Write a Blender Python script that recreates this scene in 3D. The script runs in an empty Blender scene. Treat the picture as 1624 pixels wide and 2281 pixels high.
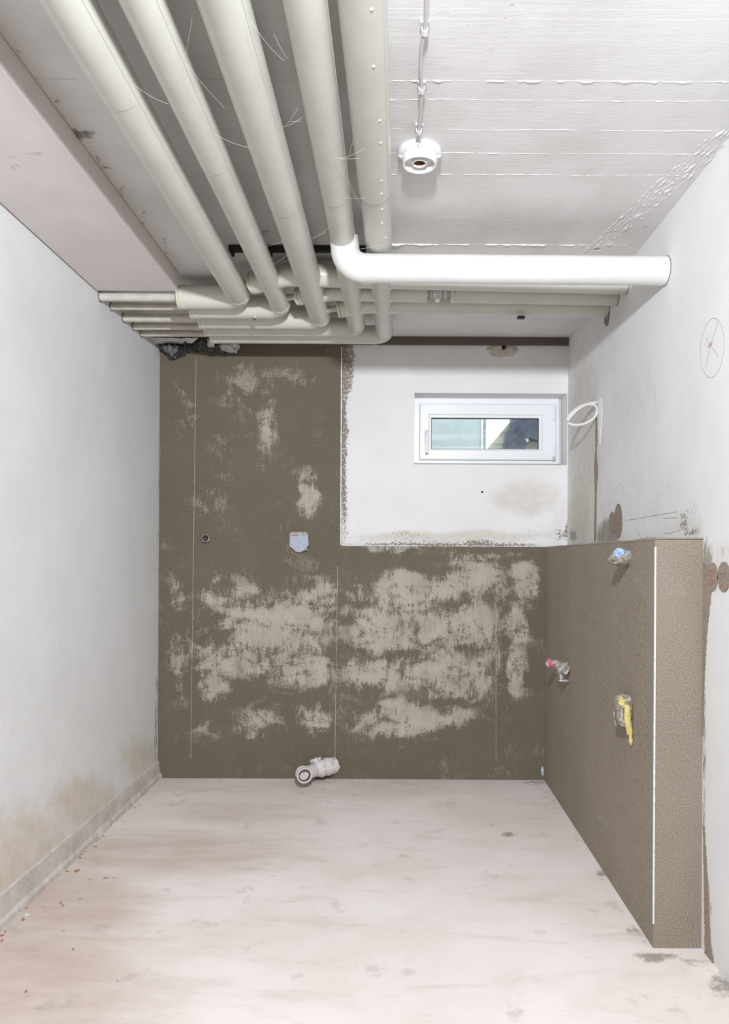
import bpy, bmesh, math, random
from mathutils import Vector, Matrix, noise
random.seed(7)
C = bpy.context.scene.collection
PI = math.pi
# ---------------------------------------------------------------- camera
F, CX, CY, CZ = 1660.0, 870.0, 1245.0, 1.153
ROLL = math.radians(0.3)
cd = bpy.data.cameras.new('camera'); cam = bpy.data.objects.new('camera', cd); C.objects.link(cam)
cd.sensor_fit = 'HORIZONTAL'; cd.sensor_width = 36; cd.lens = 36*F/1624
cd.shift_x = -(CX-812)/1624; cd.shift_y = (CY-1140.5)/1624
cd.clip_start = 0.02
cam.location = (0, 0, CZ); cam.rotation_euler = (PI/2, -ROLL, 0)
bpy.context.scene.camera = cam
vs = bpy.context.scene.view_settings
vs.view_transform = 'Standard'; vs.look = 'None'; vs.gamma = 1; vs.use_curve_mapping = False
vs.exposure = 0.0
# ---------------------------------------------------------------- world and lights
w = bpy.data.worlds.new('sky'); bpy.context.scene.world = w; w.use_nodes = True
bg = w.node_tree.nodes['Background']; bg.inputs[0].default_value = (0.86, 0.93, 1.0, 1); bg.inputs[1].default_value = 2.8
def lamp_falloff(l, strength, kind='Linear', smooth=0.0):
    l.use_nodes = True; nt = l.node_tree
    em = [n for n in nt.nodes if n.type == 'EMISSION'][0]
    fo = nt.nodes.new('ShaderNodeLightFalloff'); fo.inputs['Strength'].default_value = strength; fo.inputs['Smooth'].default_value = smooth
    nt.links.new(fo.outputs[kind], em.inputs['Strength'])
KEY, FILL = 82.0, 8.0
ld = bpy.data.lights.new('work_light', 'SPOT'); ld.spot_size = math.radians(160); ld.spot_blend = 0.35; ld.energy = 1.0; ld.shadow_soft_size = 0.045; ld.color = (0.948, 0.984, 1.045)
ld.energy = KEY; lamp_falloff(ld, 1.0)
lo = bpy.data.objects.new('work_light', ld); lo.location = (0.03, 0.60, CZ+0.865); lo.rotation_euler = (math.radians(84), 0, 0); C.objects.link(lo)
fd = bpy.data.lights.new('fill_light', 'AREA'); fd.shape = 'RECTANGLE'; fd.size = 1.7; fd.size_y = 1.9; fd.energy = FILL; fd.color = (1.0, 0.84, 0.68)  # added warm soft fill behind the camera; the room has no doorway there
fo_ = bpy.data.objects.new('fill_light', fd); fo_.location = (0.0, -1.5, 1.25); fo_.rotation_euler = (PI/2, 0, 0); C.objects.link(fo_)
# ---------------------------------------------------------------- helpers
cs, sn = math.cos(ROLL), math.sin(ROLL)
def unroll(px, py):
    dx, dy = px-CX, py-CY
    return dx*cs+dy*sn, -dx*sn+dy*cs
def at(px, py, Y):
    x, y = unroll(px, py); return Vector((x/F*Y, Y, CZ-y/F*Y))
def onx(px, py, X):
    x, y = unroll(px, py); return at(px, py, F*X/x)
def onz(px, py, Z):
    x, y = unroll(px, py); return at(px, py, F*(CZ-Z)/y)
def obj(name, bm, mat, parent=None, smooth=False, sharp=None):
    me = bpy.data.meshes.new(name)
    if parent is not None: bmesh.ops.translate(bm, verts=bm.verts, vec=-WL[parent.name])
    bm.normal_update(); bm.to_mesh(me); bm.free()
    o = bpy.data.objects.new(name, me); C.objects.link(o)
    if isinstance(mat, (list, tuple)):
        for m in mat: me.materials.append(m)
    else: me.materials.append(mat)
    if smooth:
        for p in me.polygons: p.use_smooth = True
        if sharp is not None: me.set_sharp_from_angle(angle=math.radians(sharp))
    WL[o.name] = Vector((0, 0, 0))
    if parent is not None:
        o.parent = parent; WL[o.name] = WL[parent.name]
    return o
WL = {}
def empty(name, loc, label=None, cat=None, group=None, kind=None):
    o = bpy.data.objects.new(name, None); C.objects.link(o); o.location = loc; o.empty_display_size = 0.05
    WL[o.name] = Vector(loc); return tag(o, label, cat, group, kind)
def tag(o, label=None, cat=None, group=None, kind=None):
    if label: o['label'] = label
    if cat: o['category'] = cat
    if group: o['group'] = group
    if kind: o['kind'] = kind
    return o
def box(bm, a, b, bev=0.0, mi=0):
    a, b = Vector(a), Vector(b)
    r = bmesh.ops.create_cube(bm, size=1.0)
    vs_ = r['verts']
    bmesh.ops.scale(bm, vec=(b-a), verts=vs_); bmesh.ops.translate(bm, vec=(a+b)/2, verts=vs_)
    fs = {f for v in vs_ for f in v.link_faces}
    for f in fs: f.material_index = mi
    if bev > 0:
        es = {e for v in vs_ for e in v.link_edges}
        bmesh.ops.bevel(bm, geom=list(es), offset=bev, segments=2, profile=0.5, affect='EDGES')
def sweep(bm, pts, rad, seg=40, caps=True, mi=0, wob=0.0):
    pts = [Vector(p) for p in pts]; n = len(pts)
    rr = rad if isinstance(rad, (list, tuple)) else [rad]*n
    T = []
    for i in range(n):
        a = pts[max(i-1, 0)]; b = pts[min(i+1, n-1)]; T.append((b-a).normalized())
    up = Vector((0, 0, 1)) if abs(T[0].z) < 0.9 else Vector((1, 0, 0))
    N = (up - T[0]*up.dot(T[0])).normalized()
    rings = []
    for i in range(n):
        N = (N - T[i]*N.dot(T[i])).normalized(); B = T[i].cross(N)
        ring = []
        for k in range(seg):
            a = 2*PI*k/seg; r = rr[i]
            d = N*math.cos(a)+B*math.sin(a)
            if wob: r *= 1+wob*noise.noise((pts[i]+d*r)*18)
            ring.append(bm.verts.new(pts[i]+d*r))
        rings.append(ring)
    for i in range(n-1):
        for k in range(seg):
            f = bm.faces.new((rings[i][k], rings[i][(k+1) % seg], rings[i+1][(k+1) % seg], rings[i+1][k])); f.material_index = mi
    if caps:
        f = bm.faces.new(rings[0][::-1]); f.material_index = mi
        f = bm.faces.new(rings[-1]); f.material_index = mi
def line(a, b, n=8):
    a, b = Vector(a), Vector(b); return [a.lerp(b, i/n) for i in range(n+1)]
def arc(p0, corner, p2, n=12):          # circular-ish quarter between p0 and p2 round the corner
    p0, c, p2 = Vector(p0), Vector(corner), Vector(p2); o = p0+(p2-c)
    return [o+(p0-o)*math.cos(PI/2*i/n)+(p2-o)*math.sin(PI/2*i/n) for i in range(n+1)]
def spline(pts, n=8):
    pts = [Vector(p) for p in pts]; out = []
    for i in range(len(pts)-1):
        p0 = pts[max(i-1, 0)]; p1 = pts[i]; p2 = pts[i+1]; p3 = pts[min(i+2, len(pts)-1)]
        for k in range(n):
            t = k/n
            out.append(0.5*((2*p1)+(p2-p0)*t+(2*p0-5*p1+4*p2-p3)*t*t+(3*p1-p0-3*p2+p3)*t**3))
    out.append(pts[-1]); return out
def lathe(bm, prof, M, seg=64, mi=0, caps=True):
    rings = []
    for r, h in prof:
        rings.append([bm.verts.new(M @ Vector((r*math.cos(2*PI*k/seg), r*math.sin(2*PI*k/seg), h))) for k in range(seg)])
    for i in range(len(rings)-1):
        for k in range(seg):
            f = bm.faces.new((rings[i][k], rings[i][(k+1) % seg], rings[i+1][(k+1) % seg], rings[i+1][k])); f.material_index = mi
    if caps: bm.faces.new(rings[0][::-1]); bm.faces.new(rings[-1])
def B(): return bmesh.new()
# ---------------------------------------------------------------- material builder
class MT:
    def __init__(s, name, rough=0.8, spec=0.3):
        s.m = bpy.data.materials.new(name); s.m.use_nodes = True; s.t = s.m.node_tree
        s.p = s.t.nodes['Principled BSDF']; s.p.inputs['Roughness'].default_value = rough
        s.p.inputs['Specular IOR Level'].default_value = spec
        s.co = s.n('ShaderNodeTexCoord').outputs['Object']
    def n(s, typ): return s.t.nodes.new(typ)
    def put(s, sock, v):
        if isinstance(v, bpy.types.NodeSocket): s.t.links.new(v, sock)
        elif isinstance(v, tuple) and len(v) == 3 and sock.type == 'RGBA': sock.default_value = (*v, 1)
        else: sock.default_value = v
    def map(s, scale=(1, 1, 1), rot=(0, 0, 0), loc=(0, 0, 0)):
        n = s.n('ShaderNodeMapping'); s.put(n.inputs[0], s.co)
        n.inputs['Location'].default_value = loc; n.inputs['Rotation'].default_value = rot; n.inputs['Scale'].default_value = scale
        return n.outputs[0]
    def noise(s, sc, det=4, ro=0.55, co=None, dist=0.0):
        n = s.n('ShaderNodeTexNoise'); s.put(n.inputs['Vector'], co if co else s.co)
        n.inputs['Scale'].default_value = sc; n.inputs['Detail'].default_value = det; n.inputs['Roughness'].default_value = ro
        n.inputs['Distortion'].default_value = dist
        return n.outputs[0]
    def vor(s, sc, co=None, feat='F1'):
        n = s.n('ShaderNodeTexVoronoi'); n.feature = feat; s.put(n.inputs['Vector'], co if co else s.co); n.inputs['Scale'].default_value = sc
        return n.outputs['Distance']
    def math(s, op, a, b=0.0, c=0.0):
        n = s.n('ShaderNodeMath'); n.operation = op; s.put(n.inputs[0], a); s.put(n.inputs[1], b); s.put(n.inputs[2], c)
        return n.outputs[0]
    def step(s, v, lo, hi, a=0.0, b=1.0):
        n = s.n('ShaderNodeMapRange'); n.interpolation_type = 'SMOOTHSTEP'; s.put(n.inputs[0], v)
        n.inputs[1].default_value = lo; n.inputs[2].default_value = hi; n.inputs[3].default_value = a; n.inputs[4].default_value = b
        return n.outputs[0]
    def mix(s, f, a, b):
        n = s.n('ShaderNodeMix'); n.data_type = 'RGBA'; s.put(n.inputs[0], f); s.put(n.inputs[6], a); s.put(n.inputs[7], b)
        return n.outputs[2]
    def attr(s, name):
        n = s.n('ShaderNodeAttribute'); n.attribute_name = name; return n.outputs['Fac']
    def col(s, v): s.put(s.p.inputs['Base Color'], v); return s
    def bump(s, h, st=0.3, d=0.002, nrm=None):
        n = s.n('ShaderNodeBump'); n.inputs['Strength'].default_value = st; n.inputs['Distance'].default_value = d
        s.put(n.inputs['Height'], h)
        if nrm: s.put(n.inputs['Normal'], nrm)
        s.put(s.p.inputs['Normal'], n.outputs[0]); return n.outputs[0]
def plain(name, c, rough=0.5, spec=0.4, metal=0.0, var=0.06, sc=20, bump=0.0, bsc=200):
    m = MT(name, rough, spec); m.p.inputs['Metallic'].default_value = metal
    f = m.step(m.noise(sc, 4), 0.3, 0.7)
    m.col(m.mix(f, tuple(x*(1-var) for x in c), tuple(min(1, x*(1+var)) for x in c)))
    if bump: m.bump(m.noise(bsc, 3), bump, 0.002)
    return m.m
def blotched(name, c1, c2, sc=60, lo=0.45, hi=0.55, rough=0.9, bump=0.5, c3=None, sc3=30, t3=(0.6, 0.65)):
    m = MT(name, rough, 0.2); f = m.step(m.noise(sc, 6, 0.7), lo, hi); c = m.mix(f, c1, c2)
    if c3: c = m.mix(m.step(m.noise(sc3, 4), *t3), c, c3)
    m.col(c); m.bump(m.noise(sc*3, 4), bump, 0.003); return m.m

# sandy cement plaster: attribute 'a' = where the trowelled lighter skim shows
def mortar(name, dark, light, grain=1.0, streak=True):
    m = MT(name, 0.95, 0.15)
    a = m.attr('a')
    big = m.noise(5.5, 5, 0.62, m.map((1, 1, 1.5)), 0.8)
    sp = m.noise(120, 5, 0.85)
    arcs = m.noise(26, 3, 0.5, m.map((1.7, 1, 0.5), (0, 0.6, 0)), 1.2)
    v = m.math('ADD', m.math('MULTIPLY', a, 0.70), m.math('MULTIPLY', m.math('SUBTRACT', big, 0.5), 2.4))
    v = m.math('ADD', v, m.math('MULTIPLY', m.math('SUBTRACT', sp, 0.5), 2.2))
    v = m.math('ADD', v, m.math('MULTIPLY', m.math('SUBTRACT', arcs, 0.5), 1.1))
    f = m.step(v, 0.22, 0.68)
    g = m.noise(300, 3, 0.8)
    gs = m.step(g, 0.36, 0.64)
    dk = m.mix(gs, tuple(x*(1-0.50*grain) for x in dark), tuple(x*(1+0.62*grain) for x in dark))
    wide = m.step(m.noise(2.2, 4, 0.6), 0.35, 0.65)
    dk = m.mix(m.math('MULTIPLY', wide, 0.30), dk, tuple(x*1.35 for x in dark))
    lt = m.mix(m.step(m.noise(9, 5), 0.35, 0.65), tuple(x*0.90 for x in light), tuple(x*1.06 for x in light))
    # scratches
    sc = m.noise(10, 2, 0.5, m.map((14, 1, 1.0), (0, 0.5, 0)), 0.4)
    scm = m.math('MULTIPLY', m.step(sc, 0.66, 0.70), m.step(m.noise(6, 2), 0.5, 0.6))
    c = m.mix(m.math('MULTIPLY', f, m.step(m.math('ADD', a, m.math('MULTIPLY', m.math('SUBTRACT', m.noise(3.5, 3), 0.5), 0.8)), 0.0, 0.85, 0.30, 1.0)), dk, lt)
    c = m.mix(m.math('MULTIPLY', m.step(m.noise(140, 3, 0.8), 0.56, 0.64), 0.35), c, tuple(x*0.8 for x in dark))
    c = m.mix(m.math('MULTIPLY', scm, 0.55), c, dark)
    m.col(c)
    h = m.math('ADD', m.math('MULTIPLY', g, m.math('SUBTRACT', 1.15, f)), m.math('MULTIPLY', f, 0.7))
    m.bump(h, 0.45, 0.0018)
    return m.m
M_mortar = mortar('cement_plaster', (0.140, 0.121, 0.090), (0.44, 0.405, 0.34))
M_mortar2 = mortar('cement_plaster_fresh', (0.275, 0.235, 0.190), (0.40, 0.365, 0.315), 0.85)
# painted walls: 'a' = beige staining, 'b' = mortar splashes, 'c' = brushed-on thin mortar smear
def paint(name, base, stain, mort=(0.27, 0.235, 0.19), bsc=160, bst=0.14):
    m = MT(name, 0.85, 0.25)
    a, b, c = m.attr('a'), m.attr('b'), m.attr('c')
    n1 = m.noise(3.0, 5, 0.6)
    col = m.mix(m.step(n1, 0.35, 0.68), base, tuple(x*0.94 for x in base))
    tr = m.noise(9, 3, 0.5, m.map((1, 1, 0.22)))
    col = m.mix(m.step(tr, 0.52, 0.75, 0, 0.4), col, tuple(x*0.95 for x in base))
    v = m.math('ADD', a, m.math('MULTIPLY', m.math('SUBTRACT', m.noise(14, 6, 0.7), 0.5), 0.9))
    col = m.mix(m.math('MULTIPLY', m.step(v, 0.25, 1.1), 0.9), col, stain)
    # small random specks
    sp = m.math('MULTIPLY', m.step(m.noise(120, 2, 0.5), 0.735, 0.765), m.step(m.noise(5, 3), 0.52, 0.6))
    col = m.mix(m.math('MULTIPLY', sp, 0.75), col, (0.30, 0.27, 0.23))
    # mortar splashes
    v2 = m.math('ADD', b, m.math('MULTIPLY', m.math('SUBTRACT', m.noise(95, 5, 0.75), 0.5), 2.2))
    f2 = m.step(v2, 0.86, 1.02)
    col = m.mix(f2, col, mort)
    v3 = m.math('ADD', c, m.math('MULTIPLY', m.math('SUBTRACT', m.noise(55, 5, 0.7, m.map((1, 1, 0.28))), 0.5), 1.7))
    f3 = m.math('MULTIPLY', m.step(v3, 0.50, 0.95), 0.85)
    col = m.mix(f3, col, mort)
    m.col(col)
    h = m.math('ADD', m.noise(bsc, 4, 0.7), m.math('ADD', m.math('MULTIPLY', m.noise(18, 4, 0.6), 1.6), m.math('MULTIPLY', f2, 0.8)))
    m.bump(h, bst, 0.004)
    return m.m
M_left = paint('left_wall_paint', (0.74, 0.74, 0.735), (0.56, 0.46, 0.33))
M_back = paint('back_wall_paint', (0.80, 0.79, 0.79), (0.60, 0.565, 0.50))
M_right = paint('right_wall_paint', (0.76, 0.755, 0.75), (0.55, 0.51, 0.43))
# ceiling: board-marked concrete painted white
m = MT('board_marked_ceiling', 0.8, 0.25)
n1 = m.noise(4, 5, 0.6)
c = m.mix(m.step(n1, 0.35, 0.7), (0.79, 0.775, 0.765), (0.70, 0.685, 0.67))
c = m.mix(m.math('MULTIPLY', m.step(m.noise(90, 3), 0.71, 0.74), m.step(m.noise(5, 3), 0.5, 0.6)), c, (0.30, 0.26, 0.23))
a = m.attr('a')
c = m.mix(m.math('MULTIPLY', m.step(m.math('ADD', a, m.math('MULTIPLY', m.math('SUBTRACT', m.noise(40, 5, 0.7), 0.5), 1.5)), 0.45, 0.9), 0.8), c, (0.10, 0.075, 0.055))
m.col(c)
gr = m.noise(30, 5, 0.65, m.map((0.35, 3.5, 1)), 0.3)
rg = m.math('MULTIPLY', m.noise(70, 5, 0.8), m.math('ADD', 0.25, m.math('MULTIPLY', m.attr('c'), 4.0)))
bl = m.math('MULTIPLY', m.step(m.noise(16, 5, 0.7), 0.62, 0.68), 0.5)
m.bump(m.math('ADD', m.math('ADD', m.math('MULTIPLY', gr, 1.1), rg), bl), 0.17, 0.005)
M_ceil = m.m
# floor: dusty pale screed
m = MT('dusty_screed', 0.85, 0.2)
st = m.map((0.5, 1.6, 1), (0, 0, 0.35))
c = m.mix(m.step(m.noise(1.7, 5, 0.6), 0.35, 0.66), (0.785, 0.73, 0.695), (0.715, 0.645, 0.60))
c = m.mix(m.step(m.noise(5.0, 6, 0.65, st, 0.6), 0.50, 0.78, 0, 0.65), c, (0.56, 0.475, 0.43))
c = m.mix(m.step(m.noise(14, 6, 0.7, st), 0.52, 0.74, 0, 0.45), c, (0.78, 0.75, 0.72))
a = m.attr('a'); v = m.math('ADD', a, m.math('MULTIPLY', m.math('SUBTRACT', m.noise(8, 6, 0.7, st), 0.5), 0.8))
c = m.mix(m.math('MULTIPLY', m.step(v, 0.2, 1.1), 0.85), c, (0.50, 0.385, 0.32))
b = m.attr('b'); v = m.math('ADD', b, m.math('MULTIPLY', m.math('SUBTRACT', m.noise(34, 6, 0.75), 0.5), 1.5))
c = m.mix(m.math('MULTIPLY', m.step(v, 0.45, 0.95), 0.85), c, (0.27, 0.235, 0.195))
d = m.math('MULTIPLY', m.step(m.noise(7.5, 4, 0.6), 0.60, 0.70), 0.34)
c = m.mix(d, c, (0.38, 0.33, 0.31))
sp = m.math('MULTIPLY', m.step(m.noise(170, 2), 0.70, 0.73), m.step(m.math('ADD', m.noise(4, 3), m.math('MULTIPLY', a, 0.25)), 0.5, 0.62))
c = m.mix(m.math('MULTIPLY', sp, 0.8), c, (0.19, 0.16, 0.15))
m.col(c); m.bump(m.math('ADD', m.noise(130, 4, 0.8), m.math('MULTIPLY', m.noise(20, 5, 0.7, st), 1.5)), 0.22, 0.004)
M_floor = m.m
# pipe jackets
def jacket(name, c, rough=0.33):
    m = MT(name, rough, 0.45)
    col = m.mix(m.step(m.noise(6, 4, 0.6), 0.35, 0.68), c, tuple(x*0.93 for x in c))
    col = m.mix(m.math('MULTIPLY', m.step(m.noise(55, 4, 0.7), 0.68, 0.74), 0.35), col, (0.42, 0.38, 0.31))
    m.col(col); m.put(m.p.inputs['Roughness'], m.step(m.noise(15, 4), 0.3, 0.7, rough-0.05, rough+0.16))
    m.bump(m.noise(11, 3), 0.12, 0.004); return m.m
M_jack = jacket('pvc_pipe_jacket', (0.645, 0.637, 0.575))
M_jackw = jacket('pvc_pipe_jacket_white', (0.78, 0.785, 0.755), 0.28)
M_collar = plain('collar_band', (0.64, 0.62, 0.52), 0.4)
M_seam = plain('seam_shadow_gap', (0.20, 0.19, 0.16), 0.7)
M_bare = plain('painted_steel_pipe', (0.60, 0.56, 0.51), 0.4, var=0.1)
M_black = plain('black_steel', (0.018, 0.017, 0.016), 0.6)
M_hole = plain('dark_hollow', (0.012, 0.010, 0.008), 0.9)
M_white = plain('white_plastic', (0.84, 0.84, 0.84), 0.28, 0.5, var=0.01)
M_pvcw = plain('window_pvc', (0.84, 0.855, 0.88), 0.3, 0.5, var=0.01)
M_grey = plain('grey_plastic', (0.60, 0.585, 0.565), 0.4)
M_cable = plain('cable_grey', (0.60, 0.58, 0.575), 0.4, var=0.04)
M_cablew = plain('cable_white', (0.74, 0.735, 0.71), 0.4, var=0.03)
M_copper = plain('copper_contact', (0.30, 0.11, 0.05), 0.4, metal=0.6)
M_chrome = plain('zinc_screw', (0.72, 0.72, 0.72), 0.25, metal=1.0)
M_brass = blotched('rusty_brass', (0.33, 0.17, 0.07), (0.12, 0.06, 0.03), 90)
M_zinc = plain('galvanised_bead', (0.74, 0.77, 0.80), 0.4, 0.5, var=0.12, sc=60)
M_beadline = plain('bead_edge', (0.50, 0.48, 0.42), 0.6, var=0.25, sc=30)
M_strip = plain('joint_strip', (0.125, 0.10, 0.085), 0.9)
M_box = plain('painted_casing', (0.76, 0.715, 0.69), 0.75, var=0.04, sc=4, bump=0.2, bsc=60)
M_skirt = blotched('skirting_mortar', (0.62, 0.58, 0.55), (0.52, 0.475, 0.44), 9, 0.35, 0.65, 0.9, 0.5, (0.36, 0.30, 0.26), 40, (0.66, 0.7))
M_sock = MT('sanitary_pipe', 0.4, 0.4); 
f = M_sock.step(M_sock.noise(38, 6, 0.75), 0.56, 0.60)
M_sock.col(M_sock.mix(M_sock.math('MULTIPLY', f, 0.75), (0.72, 0.68, 0.665), (0.34, 0.31, 0.27))); M_sock.bump(f, 0.4, 0.002); M_sock = M_sock.m
M_sockc = plain('sanitary_pipe_clean', (0.66, 0.61, 0.59), 0.4)
M_rubber = plain('black_rubber', (0.02, 0.018, 0.016), 0.5)
M_web = plain('cobweb_silk', (0.75, 0.72, 0.68), 0.5)
M_bag = plain('black_plastic_film', (0.045, 0.047, 0.05), 0.22, 0.7, bump=0.5, bsc=40)
M_foil = plain('silver_foil', (0.60, 0.60, 0.62), 0.35, metal=0.4, bump=0.5, bsc=30)
M_pap = plain('white_sheet', (0.74, 0.73, 0.74), 0.7)
M_pencil = plain('pencil_line', (0.28, 0.27, 0.31), 0.9)
M_red = plain('red_crayon', (0.48, 0.13, 0.11), 0.8)
M_orange = plain('orange_crayon', (0.70, 0.30, 0.16), 0.9)

# ---------------------------------------------------------------- region masks
def blobmask(blobs, to, warp=.014):
    L = []
    for bl in blobs:
        cx, cy, rx, ry, s = bl[:5]; soft = bl[5] if len(bl) > 5 else 0.5
        p = to(cx, cy); px_ = to(cx+rx, cy)-p; py_ = to(cx, cy+ry)-p
        L.append((p, px_, py_, s, soft))
    def f(v):
        acc = 0.0
        if warp: v = v+noise.noise_vector(v*4.5)*warp+noise.noise_vector(v*17+Vector((3, 1, 7)))*warp*.4
        for p, ax, ay, s, soft in L:
            d = v-p; la, lb = ax.length_squared, ay.length_squared
            # solve in the (possibly skewed) basis
            aa, ab, bb = la, ax.dot(ay), lb; da, db = d.dot(ax), d.dot(ay)
            det = aa*bb-ab*ab
            u, w_ = (da*bb-db*ab)/det, (db*aa-da*ab)/det
            r = math.sqrt(u*u+w_*w_)
            if r < 1+soft:
                k = 1.0 if r < 1-soft else (1+soft-r)/(2*soft)
                k = k*k*(3-2*k)
                if s > 0: acc = max(acc, s*k)
                else: acc = acc*(1+s*k)
        return acc
    return f
def surface(name, o, u, v, nu, nv, masks, mat, thick, holes=(), parent=None, relief=None):
    """grid on plane o+s*u+t*v, thickness vector thick away from the room; holes=(s0,s1,t0,t1) in 0..1 get a tunnel"""
    o, u, v, th = Vector(o), Vector(u), Vector(v), Vector(thick)
    S = sorted(set([i/nu for i in range(nu+1)]+[x for h in holes for x in h[:2]]))
    T = sorted(set([i/nv for i in range(nv+1)]+[x for h in holes for x in h[2:]]))
    bm = B(); V = [[None]*len(T) for _ in S]
    for i, s in enumerate(S):
        for j, t in enumerate(T):
            p = o+u*s+v*t
            if relief: p = p+relief(p)
            V[i][j] = bm.verts.new(p)
    flip = u.cross(v).dot(th) > 0
    for i in range(len(S)-1):
        for j in range(len(T)-1):
            sm, tm = (S[i]+S[i+1])/2, (T[j]+T[j+1])/2
            if any(h[0] < sm < h[1] and h[2] < tm < h[3] for h in holes): continue
            q = (V[i][j], V[i+1][j], V[i+1][j+1], V[i][j+1])
            bm.faces.new(q[::-1] if flip else q)
    def quad(a, b, c, d): bm.faces.new([bm.verts.new(x) for x in (a, b, c, d)])
    p00, p10, p11, p01 = o, o+u, o+u+v, o+v
    for a, b in ((p00, p10), (p10, p11), (p11, p01), (p01, p00)): quad(a, b, b+th, a+th)
    if not holes: quad(p00+th, p10+th, p11+th, p01+th)
    for h in holes:
        a, b, c, d = (o+u*h[0]+v*h[2], o+u*h[1]+v*h[2], o+u*h[1]+v*h[3], o+u*h[0]+v*h[3])
        for p, q in ((a, b), (b, c), (c, d), (d, a)): quad(p, q, q+th, p+th)
        quad(p00+th, a+th, d+th, p01+th); quad(b+th, p10+th, p11+th, c+th)
        quad(p00+th, p10+th, b+th, a+th); quad(d+th, c+th, p11+th, p01+th)
    ob = obj(name, bm, mat, parent)
    me = ob.data
    for key in ('a', 'b', 'c'):
        at_ = me.attributes.new(key, 'FLOAT', 'POINT'); fn = masks.get(key)
        if fn: at_.data.foreach_set('value', [fn(x.co) for x in me.vertices])
    return ob

# ---------------------------------------------------------------- room shell
DP, DW = 3.900, 3.925            # face of the plaster, face of the painted wall behind it
XL, XR = -1.213, 0.930
H = CZ+1.168
YB = -1.75
LT = CZ+0.066                    # top of the ledge and the low plaster
toZ = lambda z: (lambda px, py: onz(px, py, z))
toX = lambda x: (lambda px, py: onx(px, py, x))
toY = lambda y: (lambda px, py: at(px, py, y))
fl_a = blobmask([(60, 2180, 330, 260, 0.8, .7), (380, 1900, 300, 70, 0.75, .7), (150, 2010, 220, 120, 0.8, .6), (560, 1810, 260, 40, .55, .8), (750, 1760, 420, 26, .5, .8), (900, 1950, 120, 30, .3, .8), (420, 2090, 330, 120, .35, .8),
                 (1180, 1955, 120, 12, .45, .8), (850, 2030, 200, 60, .2, .9)], toZ(0))
fl_b = blobmask([(30+k*34, 2052-k*32, 26, 12, .50, .8) for k in range(9)]+[(1131, 1859, 22, 6, .95), (1345, 1948, 22, 8, .9), (1460, 2133, 60, 9, 1.0, .4), (1540, 2148, 60, 8, .85, .5), (1415, 2072, 22, 14, .75), (1620, 2190, 50, 40, .85),
                 (1230, 1775, 30, 40, .55, .7), (1290, 1850, 22, 40, .5, .7), (1350, 1940, 20, 50, .55, .7), (1440, 2070, 24, 60, .55, .7), (780, 1742, 200, 7, .5, .8), (90, 2250, 40, 14, .6), (360, 2190, 26, 12, .45),
                 (200, 2240, 30, 12, .5), (690, 2010, 24, 8, .45), (245, 1955, 30, 6, .6), (320, 1740, 40, 6, .6), (1210, 1742, 70, 8, .7), (1090, 2140, 30, 10, .4), (1490, 2225, 30, 14, .45)], toZ(0))
surface('floor', (XL-.1, YB-.1, 0), (XR-XL+.2, 0, 0), (0, DW+.2-YB, 0), 90, 200, {'a': fl_a, 'b': fl_b}, M_floor, (0, 0, -.12))['kind'] = 'structure'
lw_a = blobmask([(150, 1640, 220, 300, .32, .9), (60, 1900, 110, 130, .75, .7), (200, 1790, 90, 70, .75, .6), (310, 1690, 50, 60, .7, .7), (275, 1010, 45, 110, .35, .8), (60, 1450, 100, 160, .25, .9), (290, 1180, 25, 120, .25, .9), (20, 1960, 60, 60, .8, .6)], toX(XL))
lw_c = blobmask([(353, 1200, 4, 420, .6, .6), (348, 1600, 5, 140, .75, .5), (300, 700, 60, 60, .12, .8)], toX(XL))
surface('wall_left', (XL, YB-.1, 0), (0, DW+.2-YB, 0), (0, 0, H+.1), 200, 90, {'a': lw_a, 'c': lw_c}, M_left, (-.15, 0, 0))['kind'] = 'structure'
rw_a = blobmask([(1300, 1000, 45, 260, .75, .5), (1420, 900, 100, 130, .42, .8), (1430, 1100, 90, 110, .45, .7), (1345, 820, 60, 70, .4, .8), (1520, 1180, 60, 40, .6, .6), (1600, 1260, 60, 70, .55, .6), (1290, 1150, 30, 80, .9, .5)], toX(XR))
rw_b = blobmask([(1545, 1140, 46, 56, .70, .7), (1520, 1165, 14, 26, .95, .5), (1600, 1100, 60, 90, .50, .8), (1560, 1060, 90, 60, .40, .8), (1500, 1170, 60, 40, .45, .7), (1540, 1190, 26, 14, 1.0, .4), (1580, 1120, 60, 60, .38, .8), (1580, 1450, 14, 190, .42, .7), (1585, 1800, 12, 200, .38, .7), (1460, 1200, 60, 10, .5, .6)], toX(XR))
rw_c = blobmask([(1355, 1190, 34, 38, .95, .5), (1276, 1195, 12, 18, .8, .5), (1440, 1203, 100, 12, .55, .6), (1345, 1130, 20, 30, .5, .6), (1575, 1280, 10, 90, 1.1, .4), (1572, 1400, 6, 110, 1.0, .5), (1570, 1750, 4, 300, .9, .6), (1600, 1235, 30, 60, .42, .6), (1576, 2040, 10, 100, 1.0, .5)], toX(XR))
wr = surface('wall_right', (XR, YB-.1, 0), (0, DW+.2-YB, 0), (0, 0, H+.1), 200, 90, {'a': rw_a, 'b': rw_b, 'c': rw_c}, M_right, (.15, 0, 0)); wr['kind'] = 'structure'
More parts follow.
